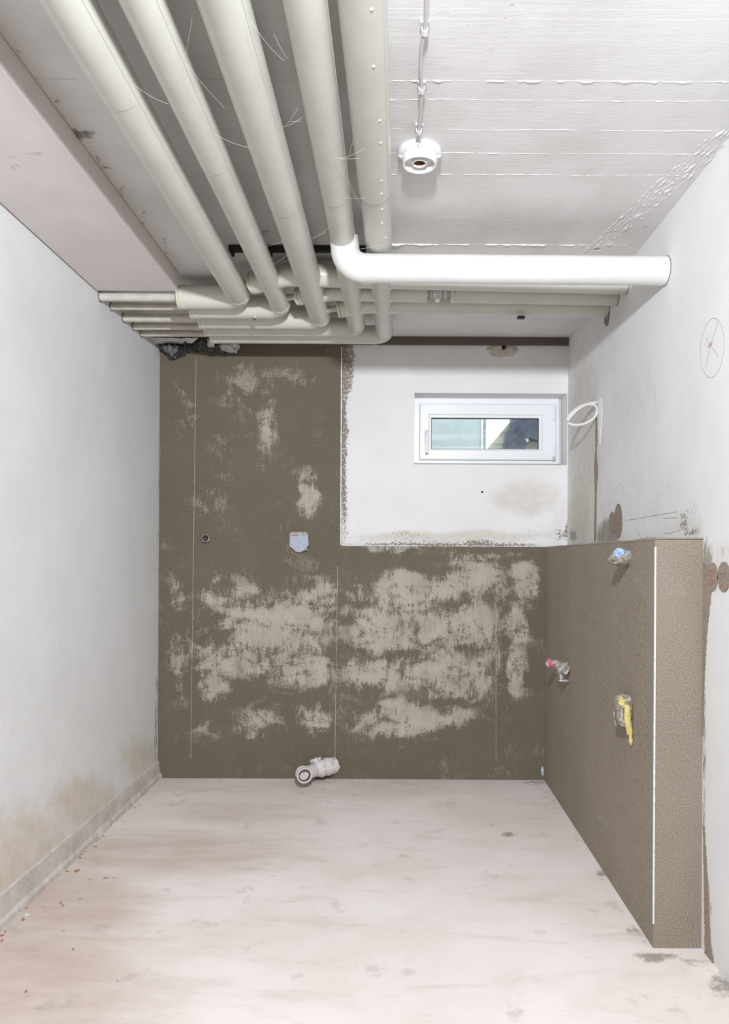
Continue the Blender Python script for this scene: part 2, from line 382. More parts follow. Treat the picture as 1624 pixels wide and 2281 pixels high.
# back wall with the window recess
WXA, WXB = at(923, 960, DW).x, XR-.004
WZA, WZB = at(1080, 1035, DW).z, at(1080, 876, DW).z
u0 = XR-XL+.2
hole = ((WXA-XL+.1)/u0, (WXB-XL+.1)/u0, WZA/(H+.1), WZB/(H+.1))
bw_a = blobmask([(1170, 1110, 90, 45, .75, .5), (1000, 1195, 250, 14, .9, .6), (1245, 1150, 25, 60, .5, .6), (820, 860, 12, 30, .2)], toY(DW))
bw_b = blobmask([(765, 1000, 12, 240, 1.1, .5), (768, 1000, 24, 240, .62, .6), (770, 820, 22, 90, 1.1, .5), (1000, 1212, 270, 7, 1.1, .5), (1000, 1200, 270, 20, .70, .6), (900, 1190, 60, 14, .8, .5), (1200, 1185, 70, 26, .68, .6), (790, 1150, 22, 60, .62, .7), (785, 850, 20, 60, .5, .7), (900, 1180, 130, 24, .52, .7), (1180, 1175, 90, 34, .5, .7), (1247, 1195, 22, 20, .9, .6), (1010, 1140, 200, 40, .34, .8), (800, 1100, 20, 90, .36, .8), (1262, 1185, 4, 30, 1.1)], toY(DW))
wb = surface('wall_back', (XL-.1, DW, 0), (u0, 0, 0), (0, 0, H+.1), 160, 130, {'a': bw_a, 'b': bw_b}, M_back, (0, .30, 0), [hole]); wb['kind'] = 'structure'
surface('wall_front', (XL-.1, YB, 0), (u0, 0, 0), (0, 0, H+.1), 4, 4, {}, M_left, (0, -.15, 0))['kind'] = 'structure'
ce_a = blobmask([(190, 300, 40, 12, .8, .5), (155, 262, 30, 6, .7), (235, 370, 20, 8, .7), (590, 520, 14, 18, .6), (1330, 556, 18, 5, .8), (1440, 505, 14, 6, .8), (600, 470, 14, 20, .5), (640, 360, 20, 6, .35)]
                + [(30+k*48, 108+k*62, 9, 30, .62, .7) for k in range(8)], toZ(H))
ce_b = blobmask([(200, 250, 330, 330, .5, .8), (650, 300, 180, 300, .8, .7), (450, 610, 120, 60, .7, .7)], toZ(H))
ce_c = blobmask([(1400, 540, 80, 30, .8, .5)]+[(1330+k*42, 548-k*40, 46, 30, .5, .6) for k in range(8)], toZ(H))
ce = surface('ceiling', (XL-.1, YB-.1, H), (u0, 0, 0), (0, DW+.2-YB, 0), 100, 220, {'a': ce_a, 'b': ce_b, 'c': ce_c}, M_ceil, (0, 0, .12)); ce['kind'] = 'structure'
# formwork fins: little jagged ridges of cement between the shuttering boards
def fin(bm, p0, p1, h, wdt, seed, step=.005, jag=.6, wav=1.0):
    p0, p1 = Vector(p0), Vector(p1); L = (p1-p0).length; n = int(L/step); d = (p1-p0).normalized(); s = Vector((-d.y, d.x, 0))
    prev = None
    for i in range(n+1):
        t = i*step; q = p0+d*t
        k = 0.45+0.75*noise.noise(Vector((t*3, seed, 0)))+jag*noise.noise(Vector((t*22, seed, 4)))+jag*.5*noise.noise(Vector((t*70, seed, 9)))
        k = max(0.06, k); off = wav*(.004*noise.noise(Vector((t*5, seed, 2)))+.002*noise.noise(Vector((t*40, seed, 6))))
        a = bm.verts.new(q+s*(off-wdt)+Vector((0, 0, .002))); b_ = bm.verts.new(q+s*(off+.001*k)+Vector((0, 0, -h*k))); c_ = bm.verts.new(q+s*(off+wdt*.6)+Vector((0, 0, .002)))
        if prev: bm.faces.new((prev[0], a, b_, prev[1])); bm.faces.new((prev[1], b_, c_, prev[2]))
        prev = (a, b_, c_)
bm = B()
for i, (py, h) in enumerate([(-60, .003), (20, .0003), (42, .0003), (180, .0036), (223, .0018), (289, .0014), (341, .0015), (389, .0019), (545, .0044), (700, .001)]):
    y = onz(1200, py, H).y
    fin(bm, (XL+.3, y, H), (XR-.06, y, H), h, .0015, i*7.3, step=.003, jag=1.1)
for k in range(6):
    fin(bm, onz(1300+k*8, 560, H), onz(1628+k*8, 262+k*4, H), .0024, .006, 50+k, .004, 2.2, 4.0)
obj('formwork_fin', bm, M_ceil, ce)
# dark joint strip on top of the back wall
bm = B(); box(bm, (-.62, DW-.016, at(1100, 768, DW-.016).z), (XR-.001, DW-.0005, H-.0005), .002)
obj('trim_1', bm, M_strip)['kind'] = 'structure'
# ---------------------------------------------------------------- plaster on the back wall
XB = at(761, 1000, DP).x
pl = [(600, 960, 22, 90, .62, .6), (690, 1095, 34, 48, .95, .5), (540, 890, 60, 70, .42, .7), (640, 840, 70, 30, .40, .7), (500, 1010, 40, 60, .35, .7), (470, 1120, 40, 40, .32, .7), (400, 900, 24, 90, .30, .7),
      (620, 1420, 190, 130, .62, .5), (930, 1440, 170, 190, .62, .5), (1080, 1400, 90, 170, .62, .5), (480, 1330, 36, 60, .75, .5), (545, 1300, 40, 40, .78, .5), (600, 1390, 140, 60, 1.0, .5), (700, 1330, 60, 50, .95, .5), (520, 1470, 90, 50, .95, .5), (680, 1470, 60, 70, 1.0, .5), (480, 1530, 40, 40, .9, .5),
      (900, 1320, 130, 50, .95, .5), (1040, 1280, 80, 50, .95, .5), (900, 1400, 140, 46, 1.05, .4), (1050, 1400, 60, 60, 1.05, .4), (880, 1500, 120, 44, 1.0, .4), (1030, 1510, 70, 50, .95, .5), (880, 1600, 110, 40, .9, .5), (1020, 1600, 60, 30, .7, .5),
      (1160, 1300, 40, 50, .95, .4), (1150, 1400, 36, 40, 1.0, .4), (1155, 1500, 34, 50, 1.0, .4), (700, 1610, 44, 36, .8, .5), (560, 1610, 70, 26, .65, .6), (400, 1480, 22, 90, .6, .6), (395, 1340, 18, 60, .5, .6), (850, 1225, 90, 9, .8, .5), (1080, 1232, 90, 8, .9, .5), (460, 1625, 30, 20, .5),
      (590, 1555, 80, 30, -.8, .6), (620, 1285, 90, 22, -.6, .6), (470, 1390, 20, 40, -.5, .6), (850, 1262, 180, 12, -.7, .6), (900, 1558, 170, 7, -.45, .7), (880, 1455, 330, 5, -.3, .7), (700, 1350, 320, 5, -.25, .7), (540, 1500, 14, 50, -.5, .6), (800, 1390, 60, 6, -.4, .7), (1130, 1400, 10, 160, -.5, .7)]
coat = empty('plaster_coat', (0, DP, 0)); coat.parent = wb
WL['plaster_coat'] = Vector((0, DP, 0))
mk = {'a': blobmask(pl, toY(DP), .06)}
surface('high_panel', (XL+.001, DP, .001), (XB-XL-.001, 0, 0), (0, 0, H-.012), 100, 230, mk, M_mortar, (0, DW-DP-.001, 0), parent=coat)
surface('low_panel', (XB, DP, .001), (XR-XB-.002, 0, 0), (0, 0, LT), 130, 120, mk, M_mortar, (0, DW-DP-.001, 0), parent=coat)
def strip(px0, py0, px1, py1, name, mat, w_=.0022, t=.0012, par=coat):
    a, b = at(px0, py0, DP), at(px1, py1, DP); bm = B(); n = 40; prev = None
    for i in range(n+1):
        p = a.lerp(b, i/n); ww = w_*(0.7+0.5*abs(noise.noise(Vector((i*.7, px0, 0)))))
        q = [bm.verts.new(p+Vector(d)) for d in ((-ww/2, 0.0005, 0), (-ww/2, -t, 0), (ww/2, -t, 0), (ww/2, 0.0005, 0))]
        if prev:
            for k in range(3): bm.faces.new((prev[k], prev[k+1], q[k+1], q[k]))
        else: bm.faces.new(q)
        prev = q
    bm.faces.new(prev)
    return obj(name, bm, mat, par)
strip(437, 796, 425, 1690, 'plaster_bead', M_beadline)
strip(752, 1262, 746, 1690, 'plaster_bead', M_beadline)
strip(1105, 1240, 1105, 1700, 'plaster_bead', M_beadline, .0015)
strip(761, 772, 759, 1214, 'corner_bead', M_zinc, .006, .002)
# ---------------------------------------------------------------- ledge (half-height boxing) on the right
fc = onz(1455, 2114, 0)                 # front bottom corner
LYF = 2.215; LXF = fc.x*LYF/fc.y; LXB = at(1213, 1600, DP).x
ledge = empty('wall_ledge', (LXF, LYF, 0), kind='structure')
uu = Vector((LXB-LXF, DP-LYF, 0))
pl2 = [(1290, 1420, 60, 190, .22, .9), (1400, 1700, 50, 120, .2, .9), (1290, 1330, 30, 90, .42, .7), (1340, 1330, 24, 30, .5, .7), (1310, 1390, 40, 26, .45, .7), (1275, 1440, 10, 60, .3, .7), (1345, 1590, 40, 14, .3), (1360, 1640, 24, 60, .55, .6), (1300, 1530, 30, 26, .35, .7), (1310, 1560, 22, 60, .35, .6), (1240, 1235, 30, 12, .7, .5), (1330, 1222, 70, 6, .8, .5), (1330, 1740, 20, 60, .3, .6)]
def to_side(px, py):
    x, y = unroll(px, py); r = Vector((x/F, 1, -y/F)); n = Vector((uu.y, -uu.x, 0)); o = Vector((LXF, LYF, 0))-Vector((0, 0, CZ))
    return Vector((0, 0, CZ))+r*(o.dot(n)/r.dot(n))
top = LT-.004
surface('side_face', (LXF, LYF+.0006, 0.0005), uu, (0, 0, top), 110, 110, {'a': blobmask(pl2, to_side, .05)}, M_mortar2, (.0295, .0295, 0), parent=ledge)
surface('front_face', (LXF, LYF, 0.0005), (XR-LXF, .0, 0), (0, 0, top), 24, 120, {'a': blobmask([(1525, 1340, 10, 40, .6, .6), (1490, 1235, 24, 10, .3, .6), (1480, 2080, 16, 14, .5)], toY(LYF))}, M_mortar2, (0, .03, 0), parent=ledge)
bm = B(); n = 60
for i in range(n+1):        # lumpy smoothed top
    t = i/n; p = Vector((LXF, LYF, top))+uu*t
    a = bm.verts.new(p+Vector((-.001, 0, -.001))); z = .006+.004*noise.noise(Vector((t*9, 0, 0)))
    b_ = bm.verts.new(p+Vector((.006, 0, z))); c_ = bm.verts.new((XR, p.y, top+z+.004*noise.noise(Vector((t*7, 3, 0)))))
    if i: bm.faces.new((pr[0], a, b_, pr[1])); bm.faces.new((pr[1], b_, c_, pr[2]))
    if i == 0: bm.faces.new((a, b_, c_, bm.verts.new((XR, p.y, top-.001))))
    pr = (a, b_, c_)
obj('top_face', bm, M_mortar2, ledge)
bm = B(); zt, zb = at(1453, 1218, LYF).z, at(1454, 2058, LYF).z
box(bm, (LXF-.0018, LYF-.0018, zb), (LXF+.0032, LYF+.0032, zt), .001)
obj('corner_bead', bm, M_zinc, ledge)
# mortar foot along the ledge and splashed rims where plaster meets the painted wall
def lump(name, c, r, mat, parent=None, sc=30, amp=.25, seed=0, sub=4, M=None, flat=None, smooth=True):
    bm = B(); bmesh.ops.create_icosphere(bm, subdivisions=sub, radius=1)
    c = Vector(c)
    for v in bm.verts:
        d = v.co.normalized(); p = Vector((d.x*r[0], d.y*r[1], d.z*r[2]))
        p *= 1+amp*noise.noise(p*sc+Vector((seed, seed*2, 0)))+amp*.5*noise.noise(p*sc*2.7+Vector((seed, 0, 5)))
        if M: p = M @ p
        v.co = c+p
        if flat:
            ax, val, sgn = flat
            if (v.co[ax]-val)*sgn > 0: v.co[ax] = val
    return obj(name, bm, mat, parent, smooth, 50)
# ---------------------------------------------------------------- left skirting and casing
bm = B(); n = 260; prev = None
for i in range(n+1):
    y = YB+.001+(DP-.002-YB)*i/n; nn = noise.noise(Vector((y*6, 1, 0))); n2 = noise.noise(Vector((y*25, 2, 0)))
    hh = .100-.006*(y-2) + .004*nn; x = XL-.001
    prof = [(0, hh+.004), (.007+.001*nn, hh), (.010+.002*nn, .05), (.011+.003*n2, .030+.008*nn), (.019+.006*n2, .018+.006*n2), (.021+.007*nn+.004*n2, .0)]
    r = [bm.verts.new((x+.001+a, y, b)) for a, b in prof]
    if prev:
        for k in range(len(r)-1): bm.faces.new((prev[k], prev[k+1], r[k+1], r[k]))
    else: bm.faces.new(r+[bm.verts.new((x+.001, y, 0))])
    prev = r
obj('baseboard_left', bm, M_skirt)['kind'] = 'structure'
cp = at(398, 646, 3.055); XC = cp.x; ZC = CZ+1.09
case = empty('duct_casing', (-1.0, 1.2, ZC), 'long flat painted boxed-in casing under the ceiling along the left wall', 'casing')
bm = B(); box(bm, (XL+.006, YB+.01, ZC), (XC, 3.046, H-.003), .002); obj('casing_box', bm, M_box, case)
bm = B(); box(bm, (XL+.0005, YB+.01, ZC+.010), (XL+.0055, 3.046, ZC+.03)); obj('gap_filler', bm, M_black, case)
# ---------------------------------------------------------------- pipes
ZP = CZ+1.082
def rings_at(bm, p, d, r, mi=0, w_=.012):
    d = Vector(d).normalized(); p = Vector(p)
    sweep(bm, [p, p+d*w_], r, 40, True, mi)
LONG = [ # X near, X far, radius, cross depth, cross radius, collar px, small radius, label
 (-.632, -.628, .0495, 3.095, .0485, 398, .018, 'leftmost thick cream insulated pipe, nearest the boxed casing, bending left into the wall'),
 (-.487, -.474, .0430, 3.215, .0490, 425, .0145, 'second insulated pipe from the boxed casing, with a rusty bolt under its bend'),
 (-.330, -.320, .0505, 3.365, .0470, 445, .018, 'thick middle insulated pipe of the five running along the ceiling'),
 (-.172, -.163, .0425, 3.490, .0430, 457, .0155, 'insulated ceiling pipe with a white pipe branching off to the right below it'),
 (-.060, -.034, .0470, 3.600, .0440, 470, .014, 'riveted insulated pipe nearest the lamp holder, last of the five to bend left')]
YN = -.9
for i, (xa, xb, r, yc, rc, cpx, rs, lab) in enumerate(LONG):
    t = empty('insulated_pipe', (xb, yc, ZP), lab, 'pipe', 'insulated pipes along the ceiling')
    R_ = .060
    rend = r if i < 4 else .0400
    X = lambda y: xa+(xb-xa)*(y-1.44)/(yc-1.44)
    pt = lambda y: Vector((X(y), y, ZP))
    cuts = {0: [YN, 1.72, yc-R_], 1: [YN, 2.02, yc-R_], 2: [YN, 2.25, 2.86, yc-R_], 3: [YN, 2.20, 3.05, yc-R_], 4: [YN, 2.17, 2.64, 2.98, yc-R_]}[i]
    rr = {0: [r, r-.0012], 1: [r, r-.001], 2: [r, r-.0012, r-.0022], 3: [r, r-.001, r-.0018], 4: [.0485, .0455, .0415, .0400]}[i]
    for k in range(len(rr)):
        bm = B(); a, b_ = cuts[k], cuts[k+1]+.004
        pp = line(pt(a), pt(b_), 30); rad = [rr[k]]*31; sweep(bm, pp, rad, 48)
        # lapped longitudinal seam
        s = pt(a); ang = -.55 if i != 3 else .05
        off = Vector((math.cos(ang), 0, math.sin(ang)))*rr[k]
        for q0, q1 in ((pt(a+.001)+off*1.0, pt(b_-.001)+off*1.0),): sweep(bm, line(q0, q1, 6), .0016, 8)
        obj('pipe_jacket', bm, M_jack, t, True, 40)
    rb = rr[-1]
    bm = B(); e = arc((xb, yc-R_, ZP), (xb, yc, ZP), (xb-R_, yc, ZP), 14)
    sweep(bm, e, [rb+(rc-rb)*k/14+.0012 for k in range(15)], 48); obj('elbow_jacket', bm, M_jack, t, True, 40)
    xe = at(cpx, 700, yc).x
    xm = (xe+xb)/2+.01
    bm = B(); sweep(bm, line((xb-R_+.004, yc, ZP), (xe+.028, yc, ZP), 20), rc, 48); obj('cross_jacket', bm, M_jack, t, True, 40)
    bm = B(); rings_at(bm, (xe+.012, yc, ZP), (1, 0, 0), rc+.0015, 0, .022); rings_at(bm, (xe, yc, ZP), (1, 0, 0), rc+.0005, 0, .011); obj('end_collar', bm, M_collar, t, True, 40)
    bm = B(); rings_at(bm, (xe+.0095, yc, ZP), (1, 0, 0), rc-.0015, 0, .004); obj('collar_gap', bm, M_seam, t, True, 40)
    bm = B(); sweep(bm, line((xe+.004, yc, ZP), (XL-.01, yc, ZP), 10), rs, 28, wob=.03); obj('steel_pipe', bm, M_bare, t, True, 40)
    bm = B(); rings_at(bm, (XL-.001, yc, ZP), (1, 0, 0), rs+.004, 0, .005); obj('wall_sleeve', bm, M_seam, t, True)
    if i == 1:
        bp = Vector((at(567, 707, 3.19).x, yc-.018, ZP-rc+.004))
        bm = B(); lathe(bm, [(.008, -.002), (.008, .008), (.0105, .008), (.0105, .012), (.009, .014)], Matrix.Translation(bp) @ Matrix.Rotation(PI, 4, 'X') @ Matrix.Rotation(-.5, 4, 'X'), 20); bo = obj('bolt', bm, M_chrome, t, True, 30)
        bm = B(); lathe(bm, [(.0075, .013), (.0075, .0155), (.005, .016)], Matrix.Translation(bp) @ Matrix.Rotation(PI, 4, 'X') @ Matrix.Rotation(-.5, 4, 'X'), 6); obj('bolt_face', bm, M_brass, bo, True, 30)
    if i == 4:
        for px, py in [(828, 10), (832, 137), (846, 262), (848, 312), (850, 396), (850, 425), (851, 462), (851, 492), (859, 528)]:
            y0 = F*(ZP-CZ-.035)/(CY-py); rk = .0485 if y0 < 2.17 else .0455
            xo = at(px, py, y0).x-X(y0); xo = max(-.04, min(.04, xo)); zz = -math.sqrt(max(1e-6, rk*rk-xo*xo))
            p = Vector((X(y0)+xo, y0, ZP+zz)); nrm = Vector((xo, 0, zz)).normalized()
            bm = B(); lathe(bm, [(.0042, -.001), (.0036, .0012), (.0012, .0022)], Matrix.Translation(p) @ nrm.to_track_quat('Z', 'Y').to_matrix().to_4x4(), 14)
            obj('rivet', bm, M_jackw, t, True)
# the white branch pipe going right
YH = 2.53; ZH = CZ+.986; RH = .0475; XE = -.160; RB = .068
t = empty('branch_pipe', (XE, YH, ZH+RB), 'bright white insulated pipe running right from an elbow into the right wall', 'pipe')
bm = B(); sweep(bm, [Vector((XE-.004, YH-.012, ZH+RB+.035)), Vector((XE, YH, ZH+RB))]+arc((XE, YH, ZH+RB), (XE, YH, ZH), (XE+RB, YH, ZH), 16)[1:], RH+.0015, 56); obj('elbow', bm, M_jackw, t, True, 40)
bm = B(); sweep(bm, line((XE+RB-.004, YH, ZH), (XR+.005, YH, ZH-.004), 30), RH, 56); obj('pipe_jacket', bm, M_jackw, t, True, 40)
bm = B(); rings_at(bm, (XE+RB+.003, YH, ZH), (1, 0, 0), RH+.0008, 0, .012); obj('seam_tape', bm, M_jackw, t, True, 40)
bm = B(); rings_at(bm, (XR-.0025, YH, ZH-.004), (1, 0, 0), RH+.0016, 0, .004); obj('wall_gap', bm, M_seam, t, True, 40)
# three pipes behind it, coming from the right wall
def rear(px_end, yr, yl, z, r, xl, tailp, lab, split=None):
    t = empty('rear_pipe', (XR-.01, yr, CZ+z), lab, 'pipe', 'insulated pipes entering the right wall behind the white branch')
    Y = lambda x: yl+(yr-yl)*(x-xl)/(XR-xl)
    P3 = lambda x: Vector((x, Y(x), CZ+z))
    if split:
        xa, xb = split
        bm = B(); sweep(bm, line(P3(xb+.006), P3(XR+.005), 20), r, 40); obj('pipe_jacket', bm, M_jack, t, True, 40)
        bm = B(); sweep(bm, line(P3(xl), P3(xa-.006), 20), r, 40); obj('pipe_jacket', bm, M_jack, t, True, 40)
        for x, s in ((xa, -1), (xb, 1)):
            bm = B(); rings_at(bm, P3(x), (s, 0, 0), r+.001, 0, .015); rings_at(bm, P3(x)+Vector((s*.018, 0, 0)), (s, 0, 0), r+.0008, 0, .010); obj('end_collar', bm, M_collar, t, True, 40)
        bm = B(); sweep(bm, line(P3(xa-.003), P3(xb+.003), 4), .012, 24)
        c0 = (xa+xb)/2
        sweep(bm, line(P3(xa+.012), P3(xa+.020), 1), .021, 8); sweep(bm, line(P3(xa+.022), P3(xa+.062), 1), .019, 24); sweep(bm, line(P3(xa+.066), P3(xa+.080), 1), .021, 8)
        v = obj('valve_body', bm, M_grey, t, True, 30)
        bm = B(); q = P3(xa+.042); sweep(bm, [q, q+Vector((0, -.012, -.028))], .0085, 16); sweep(bm, [q+Vector((0, -.012, -.028)), q+Vector((0, -.0145, -.034))], .011, 16); obj('drain_nipple', bm, M_white, t, True, 30)
    else:
        bm = B(); sweep(bm, line(P3(xl), P3(XR+.005), 30), r, 40); obj('pipe_jacket', bm, M_jack, t, True, 40)
    tl = [P3(xl+.012), P3(xl)]+[P3(xl)+(Vector(tailp)-P3(xl))*k for k in (.25, .5, .78)]
    bm = B(); sweep(bm, tl, r-.0006, 40); obj('bent_jacket', bm, M_jack, t, True, 60)
    e, d = tl[-1], (tl[-1]-tl[-2]).normalized()
    bm = B(); rings_at(bm, e-d*.004, d, r+.001, 0, .016); rings_at(bm, e+d*.014, d, r+.0005, 0, .012); obj('end_collar', bm, M_collar, t, True, 40)
    bm = B(); rings_at(bm, e+d*.011, d, r-.002, 0, .005); obj('collar_gap', bm, M_seam, t, True, 40)
    bm = B(); sweep(bm, [e+d*.02, e+d*.09], .013, 20); obj('steel_pipe', bm, M_bare, t, True, 40)
    bm = B(); rings_at(bm, (XR-.003, yr, CZ+z), (1, 0, 0), r+.0012, 0, .004); obj('wall_gap', bm, M_seam, t, True, 40)
    return t
rear(1400, 2.952, 2.885, 1.098, .0435, -.405, at(556, 631, 2.96), 'first insulated pipe behind the white branch pipe, entering the right wall')
rear(1378, 3.080, 3.040, 1.088, .0350, -.235, at(655, 661, 3.09), 'second insulated pipe behind the white branch, with a bare valve between two collars', (at(951, 660, 3.06).x, at(1003, 660, 3.06).x))
rear(1357, 3.215, 3.180, 1.089, .0400, -.105, at(750, 687, 3.19), 'rearmost insulated pipe entering the right wall, at a crumbled mortar hole')
# black rail on the ceiling behind the pipes
t = empty('mounting_rail', (-.35, 2.79, H-.001), 'thin black steel rail across the ceiling above the insulated pipes', 'rail')
bm = B(); box(bm, (-.61, 2.775, H-.022), (-.035, 2.797, H-.001), .001); obj('rail_bar', bm, M_black, t)
for px in (518, 603):
    x = at(px, 556, 2.79).x; bm = B(); box(bm, (x-.005, 2.78, H-.036), (x+.006, 2.80, H-.020), .001); obj('hook', bm, M_black, t)
# ---------------------------------------------------------------- lamp holder
lc = at(934.5, 367, 2.134); lx, ly = lc.x, 2.134
t = empty('lamp_holder', (lx, ly, H), 'round white plastic lamp holder without a bulb, screwed to the ceiling', 'lamp holder')
M0 = Matrix.Translation((lx, ly-.002, H+.001)) @ Matrix.Rotation(PI, 4, 'X')
bm = B(); lathe(bm, [(.0615, 0), (.0620, .012), (.0610, .016), (.057, .019), (.048, .020), (.02, .020)], M0); obj('base', bm, M_white, t, True, 35)
M1 = Matrix.Translation((lx, ly, H)) @ Matrix.Rotation(PI, 4, 'X')
bm = B(); lathe(bm, [(.0500, .017), (.0496, .034), (.0490, .039), (.0470, .0412), (.0440, .0412), (.0420, .039), (.0415, .0215), (.022, .0205)], M1); obj('shroud', bm, M_white, t, True, 35)
bm = B(); lathe(bm, [(.0225, .020), (.0220, .034), (.0205, .0375), (.0180, .0375), (.0168, .035), (.0162, .0235), (.004, .0235)], M1); so = obj('socket', bm, M_white, t, True, 35)
bm = B()
for k in range(3): lathe(bm, [(.0161, .0245+k*.003), (.0148, .026+k*.003), (.0161, .0275+k*.003)], M1, 40, caps=False)
lathe(bm, [(.0158, .0240), (.003, .0250)], M1, 30); obj('screw_contact', bm, M_copper, so, True)
for s in (-1, 1):
    bm = B(); box(bm, (lx+s*.050-.011, ly-.012, H-.021), (lx+s*.050+.011, ly+.012, H-.002), .004); obj('lug', bm, M_white, t, True, 40)
    bm = B(); lathe(bm, [(.0042, 0), (.0042, .003), (.002, .0045)], Matrix.Translation((lx+s*.0555, ly-.003, H-.0205)) @ Matrix.Rotation(PI, 4, 'X'), 16); obj('screw', bm, M_chrome, t, True, 40)
bm = B(); sweep(bm, [(lx-.001, ly-.070, H-.012), (lx, ly-.050, H-.013)], .010, 24); obj('cable_grommet', bm, M_white, t, True, 40)
# cable and clips
cpx = [(956, -420), (953, -200), (951, -60), (949, 30), (947, 66), (939, 105), (937, 150), (939, 198), (937, 245), (933, 290), (934, 320)]
cp_ = [onz(a, b, H-.017) for a, b in cpx]; cp_[-1] = Vector((lx-.001, ly-.060, H-.012))
bm = B(); sweep(bm, spline(cp_, 10), .0048, 18)
tag(obj('ceiling_cable', bm, M_cable, None, True, 60), 'light grey cable clipped along the ceiling down to the lamp holder', 'cable')
for k, (px, py, lab) in enumerate([(946, 68, 'white cable clip on the ceiling farthest from the lamp holder'), (939, 199, 'middle one of the three cable clips on the ceiling cable'), (933, 292, 'white cable clip on the ceiling right beside the lamp holder')]):
    p = onz(px, py, H-.017)
    t = empty('cable_clip', (p.x, p.y, H), lab, 'cable clip', 'cable clips on the ceiling cable')
    bm = B(); box(bm, (p.x-.0105, p.y-.012, H-.0075), (p.x+.0105, p.y+.010, H-.0005), .0012); obj('foot', bm, M_grey, t)
    bm = B(); n = 22; rin, ro = .0056, .0082; pv = None
    for i in range(n+1):
        a = PI*(-.18)-PI*.64*2*(i/n)*.5*1.0 if False else PI*(.12)-PI*1.24*i/n
        ca, sa = math.cos(a), math.sin(a)
        q = [bm.verts.new((p.x+rr_*ca, p.y+dy, p.z+rr_*sa)) for rr_, dy in ((rin, -.008), (ro, -.008), (ro, .008), (rin, .008))]
        if pv:
            for j in range(4): bm.faces.new((pv[j], pv[(j+1) % 4], q[(j+1) % 4], q[j]))
        else: bm.faces.new(q)
        pv = q
    bm.faces.new(pv[::-1]); obj('grip', bm, M_white, t, True, 40)
# ---------------------------------------------------------------- window
YF = 4.045
def Xp(px, Y=YF): return at(px, 960, Y).x
def Zp(py, Y=YF): return at(1085, py, Y).z
win = empty('window_1', (Xp(1085), YF, WZA), kind='structure')
def ring(bm, x0, x1, z0, z1, wl, wr_, wt, wb_, y0, y1, ch=.003):
    """mitred frame with a small inner and outer chamfer"""
    prof = [(0, y1), (0, y0+ch), (ch, y0), (1, y0), (1+ch, y0+ch), (1+ch, y1)]
    def pt_(s):
        # s: (a in 0..1 across + chamfer)
        return s
    loops = []
    for a, y in [(0, y1), (0, y0+ch), (ch, y0), ('i', y0), ('j', y0+ch), ('j', y1)]:
        if a == 'i': l, r, tt, bb = wl-ch, wr_-ch, wt-ch, wb_-ch
        elif a == 'j': l, r, tt, bb = wl, wr_, wt, wb_
        else: l = r = tt = bb = a
        loops.append([bm.verts.new(c) for c in ((x0+l, y, z0+bb), (x1-r, y, z0+bb), (x1-r, y, z1-tt), (x0+l, y, z1-tt))])
    for i in range(len(loops)-1):
        for k in range(4): bm.faces.new((loops[i][k], loops[i][(k+1) % 4], loops[i+1][(k+1) % 4], loops[i+1][k]))
    for k in range(4): bm.faces.new((loops[-1][k], loops[-1][(k+1) % 4], loops[0][(k+1) % 4], loops[0][k]))
x0, x1, z0, z1 = WXA+.001, WXB-.014*0-.001, Zp(1033), Zp(887)
x1 = Xp(1246)
bm = B(); ring(bm, x0, x1, z0, z1, .045, .035, .045, .035, YF, YF+.07); obj('outer_frame', bm, M_pvcw, win)
bm = B(); box(bm, (x0-.0005, YF+.02, z1), (WXB-.001, YF+.07, WZB-.001)); box(bm, (x1, YF+.02, WZA+.001), (WXB-.001, YF+.07, WZB-.001)); box(bm, (x0-.0005, YF+.02, WZA+.001), (WXB-.001, YF+.07, z0)); obj('foam_joint', bm, M_box, win)
YS = YF-.012
sx0, sx1, sz0, sz1 = Xp(935, YS), Xp(1239, YS), Zp(1024.5, YS), Zp(900, YS)
ix0, ix1, iz0, iz1 = Xp(956, YS), Xp(1208, YS), Zp(1002, YS), Zp(924, YS)
sash = empty('sash', (Xp(1085), YS, sz0)); sash.parent = win; sash.location = Vector(sash.location)-WL['window_1']; WL['sash'] = Vector((Xp(1085), YS, sz0))
bm = B(); ring(bm, sx0, sx1, sz0, sz1, ix0-sx0, sx1-ix1, sz1-iz1, iz0-sz0, YS, YF+.055, .004); obj('sash_frame', bm, M_pvcw, sash)
bm = B(); ring(bm, sx0-.0015, sx1+.0015, sz0-.0022, sz1+.001, .006, .006, .006, .006, YF-.001, YF+.0005, .0003); obj('sash_gap', bm, M_seam, sash)
gx0, gx1, gz0, gz1 = Xp(961, YS), Xp(1201, YS), Zp(999.5, YS), Zp(930.5, YS)
bm = B(); ring(bm, ix0-.0005, ix1+.0005, iz0-.0005, iz1+.0005, gx0-ix0, ix1-gx1, iz1-gz1, gz0*1-iz0, YS+.006, YS+.030, .003); obj('glazing_bead', bm, M_pvcw, sash)
bm = B(); ring(bm, gx0-.001, gx1+.001, gz0-.001, gz1+.001, .0035, .0045, .0045, .003, YS+.016, YS+.032, .0008); obj('gasket', bm, M_rubber, sash)
g = MT('window_glass', 0.02); nt = g.t; tr = nt.nodes.new('ShaderNodeBsdfTransparent'); tr.inputs[0].default_value = (.94, .96, .96, 1); gl = nt.nodes.new('ShaderNodeBsdfGlossy'); gl.inputs['Roughness'].default_value = .02
mx = nt.nodes.new('ShaderNodeMixShader'); mx.inputs[0].default_value = .06; nt.links.new(tr.outputs[0], mx.inputs[1]); nt.links.new(gl.outputs[0], mx.inputs[2]); nt.links.new(mx.outputs[0], nt.nodes['Material Output'].inputs[0])
bm = B(); box(bm, (gx0-.001, YS+.020, gz0-.001), (gx1+.001, YS+.024, gz1+.001)); obj('pane', bm, g.m, sash)
